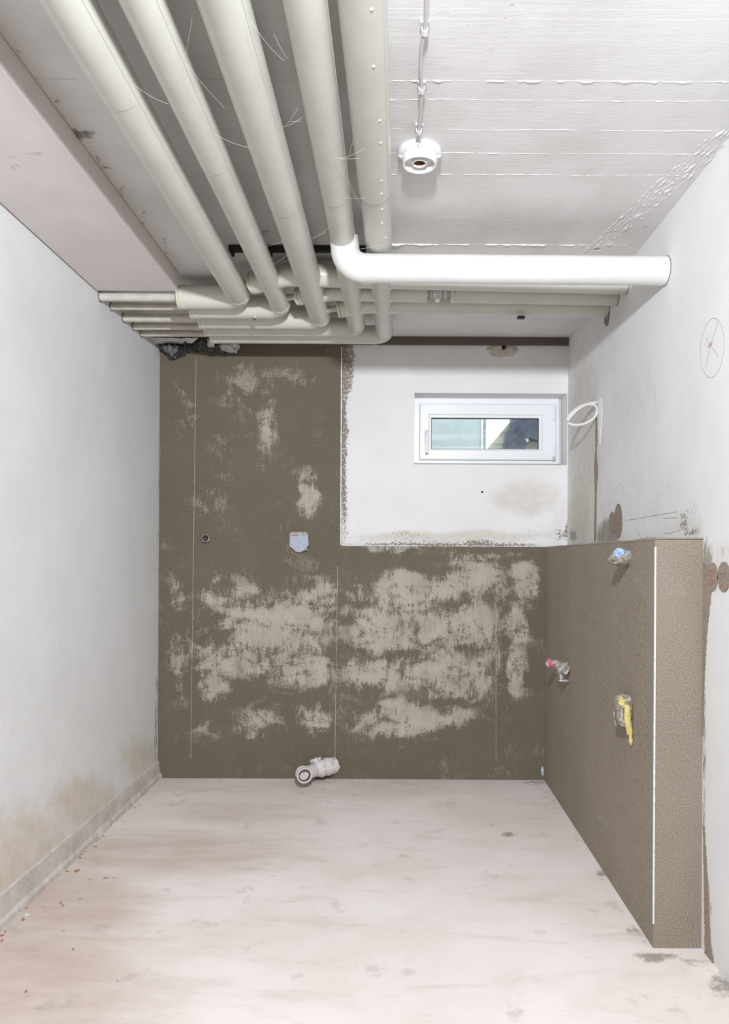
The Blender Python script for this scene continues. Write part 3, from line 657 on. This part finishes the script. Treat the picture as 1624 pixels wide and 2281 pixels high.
# handle
hx = Xp(950, YS)
bm = B(); box(bm, (hx-.011, YS-.008, Zp(986, YS)), (hx+.011, YS+.001, Zp(958, YS)), .004); h_ = obj('handle', bm, M_pvcw, sash, True, 40)
bm = B(); sweep(bm, spline([(hx+.001, YS-.004, Zp(966, YS)), (hx+.001, YS-.034, Zp(966, YS)), (hx+.001, YS-.042, Zp(972, YS)), (hx+.001, YS-.041, Zp(995, YS)), (hx+.001, YS-.040, Zp(1012, YS))], 6), [.0085]*25, 20); obj('handle_lever', bm, M_white, sash, True, 50)
for a, b_ in ((905, 936), (983, 1016)):
    bm = B(); xx = Xp(1234, YS); sweep(bm, [(xx, YS-.008, Zp(a, YS)), (xx, YS-.008, Zp(b_, YS))], .0055, 16); sweep(bm, [(xx, YS-.008, Zp(a+2, YS)), (xx, YS-.008, Zp(a+3, YS))], .0062, 16); sweep(bm, [(xx, YS-.008, Zp(b_-3, YS)), (xx, YS-.008, Zp(b_-2, YS))], .0062, 16); obj('hinge', bm, M_pvcw, sash, True, 40)
bm = B(); xx = Xp(1234, YS)
for k in range(3): box(bm, (xx-.010+k*.007, YS-.007, Zp(1027-k, YS)), (xx-.005+k*.007, YS+.002, Zp(1018, YS)), .001)
obj('hinge_hardware', bm, M_chrome, sash)
# ---------------------------------------------------------------- outside
bm = B(); box(bm, (-6, DW+.31, 1.25), (9, 16, 1.45)); obj('ground', bm, plain('outside_ground', (.35, .34, .31), .9))['kind'] = 'structure'
YO = 4.9
M_pan = MT('pale_board', .6); M_pan.col(M_pan.mix(M_pan.step(M_pan.noise(12, 4), .35, .65), (.50, .57, .56), (.55, .61, .60))); M_pan = M_pan.m
t = empty('light_shaft_panel', (at(1010, 990, YO).x, YO, 1.45), 'pale grey-green board standing outside, seen through the left half of the window', 'panel')
bm = B(); box(bm, (at(700, 960, YO).x, YO, 1.45), (at(1072, 960, YO).x, YO+.03, 2.9), .003); obj('board', bm, M_pan, t)
bm = B(); box(bm, (at(1071.5, 960, YO).x, YO-.01, 1.45), (at(1075.5, 960, YO).x, YO+.03, 2.9), .001); obj('edge_trim', bm, M_white, t)
bm = B(); box(bm, (at(1075.5, 960, YO).x, YO, 1.45), (at(1083, 960, YO).x, YO+.05, 2.9), .001); obj('rough_edge', bm, blotched('rough_concrete', (.40, .46, .45), (.30, .35, .34), 25), t)
YR = 7.0
t = empty('neighbour_roof', (at(1200, 1000, YR).x, YR, 1.45), 'neighbouring house gable with timber boards and dark slate, seen through the window', 'building')
def prism(bm, pts, Y, th):
    a = [bm.verts.new(at(px, py, Y)) for px, py in pts]; b_ = [bm.verts.new(v.co+Vector((0, th, 0))) for v in a]
    bm.faces.new(a); bm.faces.new(b_[::-1]); n = len(a)
    for k in range(n): bm.faces.new((a[k], a[(k+1) % n], b_[(k+1) % n], b_[k]))
mw = MT('weathered_timber', .8); wv = mw.noise(8, 4, .6, mw.map((1, 1, 6), (0, .9, 0))); mw.col(mw.mix(mw.step(wv, .4, .6), (.24, .25, .20), (.42, .40, .31)))
sl = blotched('dark_slate', (.030, .036, .052), (.075, .09, .12), 3, .4, .6, .7, .3)
bm = B(); prism(bm, [(1060, 1030), (1138, 938), (1158, 915), (1230, 915), (1230, 1030)], YR, .4); obj('gable_boards', bm, mw.m, t)
bm = B(); prism(bm, [(1122, 1030), (1125, 985), (1130, 958), (1142, 950), (1140, 930), (1230, 915), (1230, 985), (1196, 980), (1180, 975), (1170, 1005), (1166, 1030)], YR-.12, .11); obj('slate_cladding', bm, sl, t)
bm = B(); prism(bm, [(1174, 985), (1172, 976), (1179, 980)], YR-.16, .03); obj('brick', bm, plain('pale_brick', (.62, .45, .36), .8), t)
bm = B(); box(bm, (at(1060, 1030, YR).x, YR-.1, 1.45), (at(1230, 1030, YR).x, YR+.4, at(1100, 1028, YR).z)); obj('house_wall', bm, sl, t)
# ---------------------------------------------------------------- small things on the back wall
# chiselled hole above the window
M_brk = blotched('broken_plaster', (.62, .57, .50), (.50, .45, .39), 50)
t = empty('wall_breakout', at(1118, 780, DW), 'crumbled chiselled patch with a small dark hole high above the window', 'wall damage')
bm = B(); pc = at(1120, 781, DW); rng = random.Random(3); n = 46
ctr = None; rows = []
for j in range(7):
    f_ = j/6; row = []
    for k in range(n):
        a = 2*PI*k/n; rr_ = f_*(1+.22*noise.noise(Vector((math.cos(a)*2, math.sin(a)*2, 1)))+.10*noise.noise(Vector((math.cos(a)*7, math.sin(a)*7, 3))))
        x = .085*rr_*math.cos(a); z = .034*rr_*math.sin(a)
        if z > .026: z = .026
        dpt = -.002-.007*(1-f_**3)*(.6+.9*noise.noise(Vector((x*60, z*60, 2)))) if j < 6 else .0005
        row.append(bm.verts.new(pc+Vector((x, dpt, z))))
    rows.append(row)
for j in range(6):
    for k in range(n): 
        try: bm.faces.new((rows[j][k], rows[j][(k+1) % n], rows[j+1][(k+1) % n], rows[j+1][k]))
        except ValueError: pass
obj('rough_plaster', bm, M_brk, t)
lump('hollow', at(1122, 774, DW-.008), (.013, .006, .010), M_hole, t, 60, .4, 4, 3)
# drill hole
bm = B(); lathe(bm, [(.0055, 0), (.0055, .0015), (.004, .002)], Matrix.Translation(at(1074, 1096, DW+.0005)) @ Matrix.Rotation(PI/2, 4, 'X'), 20)
tag(obj('drill_hole', bm, M_hole, None, True), 'small round dark drill hole in the white wall under the window', 'hole')
# pipe socket
p = at(460, 1199, DP); t = empty('water_outlet', p, 'small round open pipe socket in the plaster left of the covered box', 'pipe socket')
Mx = Matrix.Translation(p) @ Matrix.Rotation(PI/2, 4, 'X')
bm = B(); lathe(bm, [(.0215, -.002), (.0225, .020), (.0205, .024), (.0165, .024), (.0155, .004), (.006, .003)], Mx, 40); obj('socket_ring', bm, blotched('dirty_plastic', (.42, .40, .38), (.22, .19, .16), 70), t, True, 35)
bm = B(); lathe(bm, [(.0155, .004), (.0145, .014), (.0115, .014), (.0105, .006), (.003, .005)], Mx, 30); obj('threaded_insert', bm, plain('dark_brown_thread', (.07, .035, .03), .5), t, True, 35)
# covered junction box
t = empty('junction_box', at(665, 1208, DP), 'junction box covered with blue-grey printed tape on the tall plaster panel', 'junction box')
pts = [(645, 1189), (649, 1185.5), (681, 1185.5), (686, 1190), (687, 1214), (679, 1226), (668, 1230.5), (659, 1229.5), (645, 1217)]
def slab(pts, Y, th, bev=.003, jit=0):
    bm = B(); a = [bm.verts.new(at(px+random.uniform(-jit, jit), py+random.uniform(-jit, jit), Y-th)) for px, py in pts]; f = bm.faces.new(a)
    r = bmesh.ops.extrude_face_region(bm, geom=[f]); vv = [v for v in r['geom'] if isinstance(v, bmesh.types.BMVert)]
    for v in vv: v.co.y = Y+.001
    bmesh.ops.recalc_face_normals(bm, faces=bm.faces)
    if bev:
        es = [e for e in bm.edges if all(abs(v.co.y-(Y-th)) < 1e-4 for v in e.verts)]; bmesh.ops.bevel(bm, geom=es, offset=bev, segments=2, affect='EDGES')
    return bm
mt = MT('printed_blue_tape', .45, .4); lines = mt.step(mt.noise(60, 2, .5, mt.map((1.2, 1, 4))), .5, .6)
cc = mt.mix(mt.math('MULTIPLY', lines, .35), (.36, .40, .50), (.56, .60, .66)); cc = mt.mix(mt.step(mt.noise(110, 5, .7), .64, .67), cc, (.28, .25, .21)); mt.col(cc)
obj('taped_cover', slab(pts, DP, .026), mt.m, t)
mcr = blotched('crumbly_rim', (.50, .49, .45), (.30, .28, .24), 120)
obj('tape_rim', slab([(646, 1191), (650, 1185), (682, 1185.5), (686, 1191), (678, 1192.5), (655, 1191)], DP, .0275, .0008), mcr, t)
obj('red_print', slab([(647, 1192), (664, 1192), (664, 1194), (647, 1194)], DP-.020, .0074, 0), plain('red_print', (.62, .05, .06), .5), t)
obj('cyan_print', slab([(672, 1192.5), (679, 1192.5), (679, 1194), (672, 1194)], DP-.020, .0074, 0), plain('cyan_print', (.10, .45, .60), .5), t)
obj('orange_print', slab([(646, 1217), (655, 1222), (655, 1225), (647, 1219)], DP-.020, .0074, 0), plain('faded_red_print', (.62, .25, .20), .5), t)
lump('mortar_crumb', at(687, 1212, DP-.018), (.007, .006, .005), mcr, t, 120, .5, 3, 3)
lump('mortar_crumb', at(681, 1224, DP-.022), (.010, .005, .006), mcr, t, 120, .5, 5, 3)
# pale patch in the corner
lump('filler_blob', at(1208.5, 1717, DP-.002), (.008, .006, .024), blotched('pale_blue_filler', (.62, .68, .74), (.45, .50, .55), 80), None, 80, .3, 9)
tag(bpy.data.objects['filler_blob'], 'small pale blue filler blob in the plastered corner just above the floor', 'filler')
# waste pipe
t = empty('waste_pipe', at(700, 1733, 3.8), 'open white waste pipe elbow coming out of the plaster at the floor', 'drain pipe')
pa = [at(744, 1704, 3.905), at(728, 1708, 3.875), at(712, 1712, 3.845), at(702, 1715, 3.83)]
bm = B(); sweep(bm, pa, [.043, .042, .040, .036], 40, wob=.05); sweep(bm, [at(716, 1711, 3.853), at(712.5, 1712, 3.846)], .0455, 40); sweep(bm, [at(731, 1707, 3.88), at(727, 1708, 3.873)], .0465, 40, wob=.05); b0 = obj('pipe_body', bm, M_sock, t, True, 35)
bm = B(); el = spline([at(706, 1714.5, 3.838), at(692, 1719, 3.80), at(678, 1723, 3.772), at(674, 1723, 3.735)], 6)
sweep(bm, el, .0335, 40); sweep(bm, [at(678, 1723, 3.776), at(674, 1723, 3.757)], .0375, 40); obj('pipe_elbow', bm, M_sockc, t, True, 35)
o_ = at(674.5, 1722.5, 3.745); ax = Vector((.30, -.93, .03)).normalized(); Mx = Matrix.Translation(o_) @ ax.to_track_quat('Z', 'Y').to_matrix().to_4x4()
bm = B(); lathe(bm, [(.0335, -.02), (.0345, .0), (.0385, .003), (.0385, .014), (.0355, .017), (.0355, .036), (.0385, .038), (.0395, .046), (.0385, .050), (.0315, .050), (.0295, .046), (.0295, .006), (.01, .004)], Mx, 48); so_ = obj('pipe_socket', bm, M_sockc, t, True, 35)
bm = B(); lathe(bm, [(.0298, .043), (.0262, .042), (.0250, .034), (.0298, .033), (.0298, .043)], Mx, 48, caps=False); obj('seal_ring', bm, M_rubber, so_, True, 35)
mf = blotched('foil_and_mortar', (.70, .68, .67), (.40, .37, .33), 60, .42, .58, .6, .8)
for k, (px, py, Y, r) in enumerate([(706, 1700, 3.85, (.03, .02, .028)), (735, 1700, 3.875, (.028, .02, .026)), (747, 1697, 3.893, (.016, .01, .022)), (752, 1710, 3.893, (.013, .012, .018)), (741, 1718, 3.89, (.02, .016, .014)), (728, 1694, 3.88, (.022, .014, .010))]):
    lump('torn_wrapping', at(px, py, Y), r, mf, t, 55, .55, k*3.1)
# ---------------------------------------------------------------- things on the ledge side
def sidep(px, py, out=0.0):
    p = to_side(px, py); n = Vector((-uu.y, uu.x, 0)).normalized(); return p+n*out
def spt(px, py, sx): return at(px, py, to_side(sx, py).y)
tagname = 'fittings left sticking out of the right ledge'
m_con = blotched('cement_lump', (.42, .38, .33), (.27, .24, .20), 90, c3=(.58, .56, .52), sc3=60, t3=(.55, .6), bump=.9)
t = empty('taped_fitting', sidep(1392, 1245), 'mortar-crusted stub with blue tape near the top of the ledge', 'pipe stub', tagname)
s0 = sidep(1402, 1243); fr = s0+Vector((-.055, -.005, .0))
bm = B(); sweep(bm, line(s0+Vector((.01, 0, 0)), fr, 8), [.026, .027, .027, .028, .028, .028, .028, .026, .021], 30, wob=.3); obj('stub', bm, m_con, t, True, 50)
lump('mortar_crust', s0+Vector((-.045, .006, -.006)), (.020, .028, .018), m_con, t, 70, .5, 2)
lump('blue_tape', s0+Vector((-.034, -.014, .012)), (.022, .019, .018), blotched('blue_tape', (.16, .33, .66), (.50, .56, .64), 70), t, 80, .35, 6)
# pair of wrapped outlets
t = empty('wrapped_outlet', sidep(1240, 1485), 'pair of crumpled foil-wrapped outlets, one red, low near the back corner', 'pipe stub', tagname)
m_foilr = blotched('red_print_foil', (.62, .10, .16), (.62, .57, .55), 60, .45, .55, .4, .8, (.35, .3, .27), 70, (.58, .62))
m_foilg = blotched('grey_foil', (.34, .31, .28), (.56, .56, .57), 50, .45, .6, .4, .8, (.20, .18, .15), 60, (.55, .6))
s1 = sidep(1250, 1478)
bm = B(); sweep(bm, line(s1+Vector((.005, 0, 0)), s1+Vector((-.045, -.01, .002)), 6), [.014, .016, .018, .02, .021, .020, .014], 26, wob=.4); obj('foil_wrap', bm, m_foilg, t, True, 50)
lump('red_foil', s1+Vector((-.052, -.012, .004)), (.020, .020, .020), m_foilr, t, 60, .5, 4)
s2 = sidep(1266, 1492)
lump('foil_wrap', s2+Vector((-.020, -.005, .004)), (.034, .030, .024), m_foilg, t, 50, .6, 8)
lump('foil_wrap', s2+Vector((-.034, -.01, -.030)), (.008, .012, .020), M_foil, t, 60, .6, 9)
lump('foil_wrap', s2+Vector((-.018, -.01, -.048)), (.024, .012, .005), M_foil, t, 60, .5, 10)
# foam filled box
t = empty('foam_box', sidep(1392, 1590), 'mortar-covered box with yellow foam sticking out of the ledge, lowest of its fittings', 'box', tagname)
s3 = sidep(1400, 1592)
bm = B(); hh = [(-.000, .052), (.030, .066), (.06, .060), (.062, -.030), (.03, -.038), (-.0, -.020)]
a_ = []
for dx_, k in ((.004, 0), (-.016, 1), (-.030, 2), (-.036, 3)):
    sc_ = (1, 1, .95, .80)[k]; a_.append([bm.verts.new(s3+Vector((dx_, (.045-y*1.35)*sc_+.004, z*sc_))) for y, z in hh])
for i in range(3):
    for k in range(6): bm.faces.new((a_[i][k], a_[i][(k+1) % 6], a_[i+1][(k+1) % 6], a_[i+1][k]))
bm.faces.new(a_[0][::-1]); bm.faces.new(a_[-1]); bmesh.ops.recalc_face_normals(bm, faces=bm.faces)
bmesh.ops.subdivide_edges(bm, edges=bm.edges, cuts=5, use_grid_fill=True)
for v in bm.verts:
    v.co += Vector((noise.noise(v.co*55), noise.noise(v.co*55+Vector((5, 0, 0))), noise.noise(v.co*55+Vector((0, 7, 0)))))*.007
obj('mortar_body', bm, m_con, t, True, 50)
m_foam = blotched('yellow_foam', (.78, .66, .30), (.62, .50, .16), 60, .4, .6, .8, .6, (.80, .55, .25), 30, (.6, .66))
lump('yellow_foam', s3+Vector((-.030, -.030, .046)), (.012, .026, .016), m_foam, t, 70, .5, 3)
bm = B(); sweep(bm, line(s3+Vector((-.020, -.044, .04)), s3+Vector((-.014, -.046, -.055)), 10), [.011, .012, .011, .012, .011, .010, .011, .009, .008, .008, .006], 12, wob=.5); obj('yellow_foam', bm, m_foam, t, True, 50)
bm = B(); sweep(bm, line(s3+Vector((-.010, -.048, -.02)), s3+Vector((-.006, -.048, -.090)), 8), [.006, .006, .008, .009, .008, .007, .008, .006, .002], 10, wob=.5); obj('yellow_foam', bm, m_foam, t, True, 50)
lump('mortar_edge', s3+Vector((-.030, .036, -.004)), (.008, .008, .036), blotched('pale_mortar', (.58, .56, .53), (.36, .33, .30), 90), t, 70, .4, 12)
# ---------------------------------------------------------------- right wall: cable loop, patches, marks
YCL = onx(1331, 897, XR).y
def cl(px, py, f_): return at(px, py, YCL-f_)
path = [onx(1331, 897, XR+.004), cl(1328, 897, .005), cl(1312, 899, .01), cl(1290, 907, .012), cl(1270, 924, .01), cl(1264, 938, .005), cl(1275, 946, .0), cl(1298, 945, -.004), cl(1320, 934, -.006), cl(1330, 917, -.002), cl(1325, 903, .01), cl(1308, 901, .022), cl(1288, 911, .024), cl(1272, 927, .022), cl(1264, 938, .018)]
bm = B(); sweep(bm, spline(path, 8), .0062, 16)
t = tag(obj('cable_loop', bm, M_cablew, None, True, 60), 'loose white conduit coiled in a loop out of the right wall beside the window', 'cable')
d = (path[-1]-path[-2]).normalized(); bm = B(); sweep(bm, [path[-1]-d*.001, path[-1]+d*.0006], .0035, 14); obj('cable_end', bm, M_hole, t)
def wallpatch(pts, name, mat, th=.0025, X=XR, jit=.35, seed=0, par=wr):
    bm = B(); P_ = []
    n = len(pts)
    for i in range(n):
        a, b_ = pts[i], pts[(i+1) % n]; m_ = max(2, int(math.hypot(b_[0]-a[0], b_[1]-a[1])/3))
        for k in range(m_):
            q = (a[0]+(b_[0]-a[0])*k/m_, a[1]+(b_[1]-a[1])*k/m_)
            j = noise.noise(Vector((q[0]*.25, q[1]*.25, seed)))*jit*3
            P_.append((q[0]+j, q[1]+j*.5))
    a = [bm.verts.new(onx(x, y, X-th)) for x, y in P_]; f = bm.faces.new(a)
    r = bmesh.ops.extrude_face_region(bm, geom=[f])
    for v in r['geom']:
        if isinstance(v, bmesh.types.BMVert): v.co.x = X+.0005
    bmesh.ops.triangulate(bm, faces=bm.faces); bmesh.ops.recalc_face_normals(bm, faces=bm.faces)
    return obj(name, bm, mat, par)
def oval(cx, cy, rx, ry, n=28, tilt=0): return [(cx+rx*math.cos(2*PI*k/n)+tilt*math.sin(2*PI*k/n), cy+ry*math.sin(2*PI*k/n)) for k in range(n)]
wallpatch([(1326, 925), (1330, 925), (1331, 980), (1329, 1010), (1332, 1050), (1329, 1100), (1328, 1200), (1323, 1210), (1325, 1100), (1323, 1040), (1326, 1000)], 'filled_chase', M_mortar2, .0012, jit=.3, seed=1)
wallpatch([(1332, 890), (1338, 886), (1340, 895), (1341, 930), (1338, 960), (1336, 990), (1333, 960), (1334, 930)], 'fresh_filler', plain('white_filler', (.84, .84, .84), .9, bump=.5, bsc=80), .002, jit=.9, seed=2)
wallpatch(oval(1377, 1160, 9, 38), 'mortar_patch', M_mortar2, .002, jit=.4, seed=3)
wallpatch(oval(1364, 1166, 8, 26), 'mortar_patch', M_mortar2, .0016, jit=.4, seed=4)
wallpatch(oval(1587, 1285, 12, 32), 'mortar_patch', M_mortar2, .0022, jit=.4, seed=5)
wallpatch(oval(1612, 1285, 14, 34), 'mortar_patch', M_mortar2, .0022, jit=.4, seed=6)
wallpatch([(1565, 1250), (1578, 1262), (1592, 1310), (1584, 1322), (1580, 1360), (1575, 1410), (1571, 1470), (1568, 1560), (1566, 1640), (1564, 1640)], 'mortar_smear', M_mortar2, .0016, jit=.6, seed=7)
wallpatch([(1566, 1840), (1568, 1840), (1573, 1900), (1576, 1960), (1580, 2040), (1583, 2100), (1590, 2145), (1570, 2140)], 'mortar_smear', M_mortar2, .0016, jit=.6, seed=8)
wallpatch([(1346, 700), (1356, 690), (1357, 700), (1354, 722), (1350, 727), (1346, 720)], 'mortar_hole', blotched('hole_mortar', (.30, .27, .24), (.20, .17, .15), 60), .003, jit=.2, seed=9)
def scribble(strokes, name, mat, r, X=XR, off=.0003, par=wr, straight=False, fn=onx):
    bm = B()
    for s in strokes:
        q = [fn(x, y, X)-Vector((off, 0, 0)) for x, y in s]
        if straight:
            for i in range(len(q)-1): sweep(bm, [q[i], q[i+1]], r, 6)
        else: sweep(bm, spline(q, 5), r, 6)
    return obj(name, bm, mat, par)
scribble([[(x, y) for x, y in oval(1587, 775, 26, 66, 30, -4)]+[oval(1587, 775, 26, 66, 30, -4)[0]], [(1600, 718), (1584, 768), (1572, 822)], [(1572, 751), (1584, 770), (1600, 793)]], 'pencil_mark', M_pencil, .0006)
scribble([[(1576, 775), (1588, 765), (1578, 771), (1586, 762), (1580, 768)]], 'orange_mark', M_orange, .0009)
hat = lambda cx, cy, s: [[(cx-9*s, cy-8*s), (cx+5*s, cy-13*s)], [(cx+6*s, cy-12*s), (cx-1*s, cy+1*s)], [(cx-9*s, cy-2*s), (cx-3*s, cy-3*s)], [(cx-8*s, cy+7*s), (cx+6*s, cy+8*s)], [(cx+6*s, cy+9*s), (cx-2*s, cy+17*s)], [(cx-7*s, cy+12*s), (cx-1*s, cy+19*s)], [(cx-9*s, cy-12*s), (cx-7*s, cy-1*s)]]
scribble(hat(1372, 1158, .9), 'red_scratches', M_red, .0007, off=.0022, straight=True)
scribble(hat(1587, 1284, 1.15)+[(lambda q: [(1610+(x-1610)*1.0, y) for x, y in q])(q) for q in hat(1612, 1290, 1.1)[:3]]+[[(1603, 1306), (1612, 1302)], [(1612, 1303), (1605, 1312)], [(1609, 1309), (1618, 1314), (1623, 1306)]], 'red_scratches', M_red, .0008, off=.0026, straight=True)
scribble([[(1397, 1159), (1450, 1150), (1508, 1140)], [(1478, 1187), (1496, 1187), (1520, 1178)], [(1422, 1186), (1430, 1200)], [(1478, 1155), (1508, 1153)]], 'pencil_mark', M_pencil, .0007)
scribble([[(1370, 1100), (1374, 1085), (1384, 1078), (1390, 1085), (1387, 1110)], [(1402, 1078), (1408, 1085), (1410, 1110), (1404, 1127), (1399, 1115), (1400, 1090)], [(1424, 1085), (1416, 1110)], [(1489, 882), (1486, 896)]], 'pencil_mark', plain('faint_pencil', (.50, .49, .48), .9), .0005)
# small scratches on casing
m_sc = plain('scuff', (.36, .33, .31), .9)
for a, b_ in (((57, 341), (95, 339)), ((75, 343), (95, 345)), ((20, 349), (38, 350)), ((25, 368), (33, 378)), ((340, 589), (350, 590)), ((30, 364), (45, 372))):
    p, q = onz(a[0], a[1], ZC-.0003), onz(b_[0], b_[1], ZC-.0003); bm = B(); sweep(bm, [p, (p+q)/2+Vector((.001, 0, 0)), q], .0006, 5); obj('scuff_mark', bm, m_sc, case)
# ---------------------------------------------------------------- crumpled plastic under the pipes, left
def crumple(name, pts, depth, Y, mat, seed, par, n=26, amp=.02):
    """sheet stretched between 4 px corners then crumpled"""
    bm = B(); c = [Vector(at(x, y, Y+dy)) for x, y, dy in pts]; G = []
    for i in range(n+1):
        row = []
        for j in range(n+1):
            u_, v_ = i/n, j/n; p = c[0].lerp(c[1], u_).lerp(c[3].lerp(c[2], u_), v_)
            e = noise.noise(p*28+Vector((seed, 0, 0))); e2 = abs(noise.noise(p*60+Vector((0, seed, 0))))
            p = p+Vector((.3*amp*e, -depth*math.sin(PI*v_)*math.sin(PI*min(1, u_*1.02))+amp*(e+e2-.4), amp*.7*noise.noise(p*33+Vector((0, 0, seed)))))
            row.append(bm.verts.new(p))
        G.append(row)
    for i in range(n):
        for j in range(n): bm.faces.new((G[i][j], G[i+1][j], G[i+1][j+1], G[i][j+1]))
    r = bmesh.ops.extrude_face_region(bm, geom=bm.faces[:])
    for v in r['geom']:
        if isinstance(v, bmesh.types.BMVert): v.co.y += .004
    bmesh.ops.recalc_face_normals(bm, faces=bm.faces)
    return obj(name, bm, mat, par, False)
t = empty('plastic_wrapping', at(430, 775, 3.86), 'crumpled black plastic film and foil stuffed under the pipes at the left corner', 'plastic wrapping')
crumple('white_sheet', [(326, 753, -.09), (441, 753, -.09), (424, 767, -.02), (337, 766, -.02)], .0, 3.86, M_pap, 1, t, amp=.006)
crumple('dark_film', [(352, 764, -.01), (442, 756, -.02), (420, 785, .0), (375, 801, .0)], .03, 3.86, M_bag, 5, t, amp=.035)
crumple('dark_film', [(436, 752, -.03), (535, 766, -.01), (524, 792, .0), (430, 782, .0)], .035, 3.86, M_bag, 9, t, amp=.03)
crumple('silver_film', [(488, 764, -.02), (533, 767, -.02), (530, 788, .0), (496, 782, .0)], .03, 3.84, M_foil, 12, t, 18, amp=.02)
crumple('silver_film', [(362, 770, -.01), (400, 769, -.01), (384, 797, .0), (372, 790, .0)], .03, 3.835, plain('grey_film', (.16, .16, .17), .25, .7), 15, t, 18, amp=.025)
crumple('silver_film', [(462, 756, -.04), (478, 756, -.04), (478, 773, -.02), (463, 773, -.02)], .01, 3.83, M_foil, 3, t, 8, amp=.008)
lump('red_scrap', at(332, 766, 3.80), (.010, .006, .010), plain('dark_red_film', (.16, .012, .012), .4), t, 60, .6, 3, 3)
bm = B(); box(bm, (at(1154, 703, 3.16).x, 3.16, CZ+1.026), (at(1170, 703, 3.16).x, 3.185, CZ+1.0345), .001)
tag(obj('pipe_bracket', bm, M_black), 'tiny black bracket stub hanging under the rearmost pipe on the right', 'bracket')
# ---------------------------------------------------------------- cobwebs
bm = B()
def strand(a, b, sag, n=12):
    sag *= .35; p, q = Vector(a), Vector(b); sweep(bm, [p.lerp(q, i/n)+Vector((0, 0, -sag*math.sin(PI*i/n))) for i in range(n+1)], .00028, 5)
zz = ZP-.045
W = lambda px, py: at(px, py, F*(zz-CZ)/(CY-py))
for a, b_, s in [((300, 190), (375, 232), .012), ((405, 165), (428, 40), .01), ((418, 145), (500, 240), .01), ((555, 40), (632, 135), .02), ((610, 75), (640, 130), .01), ((628, 283), (672, 262), .01), ((640, 275), (664, 240), .006), ((645, 270), (670, 270), .004), ((695, 532), (735, 505), .01), ((696, 530), (727, 517), .004), ((610, 588), (650, 560), .008), ((745, 350), (800, 352), .01), ((750, 355), (815, 330), .012), ((752, 360), (790, 440), .012), ((772, 440), (815, 440), .01), ((775, 400), (810, 470), .01), ((790, 300), (760, 400), .012), ((480, 300), (560, 330), .012), ((800, 555), (850, 545), .004), ((590, 550), (628, 538), .004)]:
    strand(W(*a), W(*b_), s)
tag(obj('cobweb', bm, M_web), 'thin pale cobweb threads strung between the insulated ceiling pipes', 'cobweb', kind='stuff')
# ---------------------------------------------------------------- debris on the floor
def chip(px, py, s, mat, lab, cat, group, seed, name='rubble_chip'):
    p = onz(px, py, 0.0); bm = B(); bmesh.ops.create_icosphere(bm, subdivisions=1, radius=1); rg = random.Random(seed)
    rot = Matrix.Rotation(rg.uniform(0, PI), 3, 'Z'); dims = Vector((s, s*rg.uniform(.35, .6), s*rg.uniform(.18, .3)))
    for v in bm.verts:
        d_ = v.co*(1+rg.uniform(-.2, .2)); q = rot @ Vector((d_.x*dims.x, d_.y*dims.y, d_.z*dims.z)); v.co = p+q+Vector((0, 0, dims.z*.7))
        if v.co.z < .0: v.co.z = 0.0
    return tag(obj(name, bm, mat), lab, cat, group)
mb = plain('brick_red', (.44, .20, .13), .9, var=.15); mg = plain('grey_rubble', (.33, .29, .27), .9, var=.15)
chip(52, 2024, .017, mb, 'largest orange-brown chip on the floor beside the left skirting', 'rubble', None, 1)
chip(59, 2039, .014, plain('pale_green', (.66, .70, .58), .7), 'pale greenish white sliver on the floor beside the orange-brown chip', 'rubble', None, 2)
chip(1131, 1859, .02, M_mortar2, 'flat mortar crumb on the pale floor in front of the ledge', 'rubble', None, 3) if False else None
chip(347, 1739, .015, mg, 'grey lump in the back left corner of the floor', 'rubble', None, 5)
chip(720, 1757, .014, plain('beige_crumb', (.58, .52, .48), .9), 'small beige crumb on the floor just below the waste pipe', 'rubble', None, 8)
for k, (px, py, s) in enumerate([(213, 1873, .010), (221, 1869, .008), (212, 1886, .010), (180, 1904, .010), (178, 1911, .010), (171, 1941, .013), (82, 1995, .010), (51, 2049, .010), (2, 2085, .012), (135, 2012, .009), (58, 2208, .008), (150, 1942, .008), (190, 1898, .007), (12, 2075, .007), (4, 2096, .008)]):
    chip(px, py, s, mb, 'small brick-red chip scattered on the floor along the left skirting', 'rubble', 'brick chips along the left skirting', 20+k)
for k, (px, py, s) in enumerate([(146, 1932, .008), (128, 1952, .008), (236, 1957, .012), (163, 2115, .007), (141, 2074, .006), (178, 2002, .008), (230, 1863, .008), (246, 1840, .007), (140, 2018, .009), (300, 1800, .006), (200, 1960, .006), (262, 2185, .005), (95, 2020, .006), (1002, 1955, .005)][:13]):
    chip(px, py, s, mg, 'small dark grey crumb of rubble on the left part of the floor', 'rubble', 'grey crumbs on the left of the floor', 50+k)
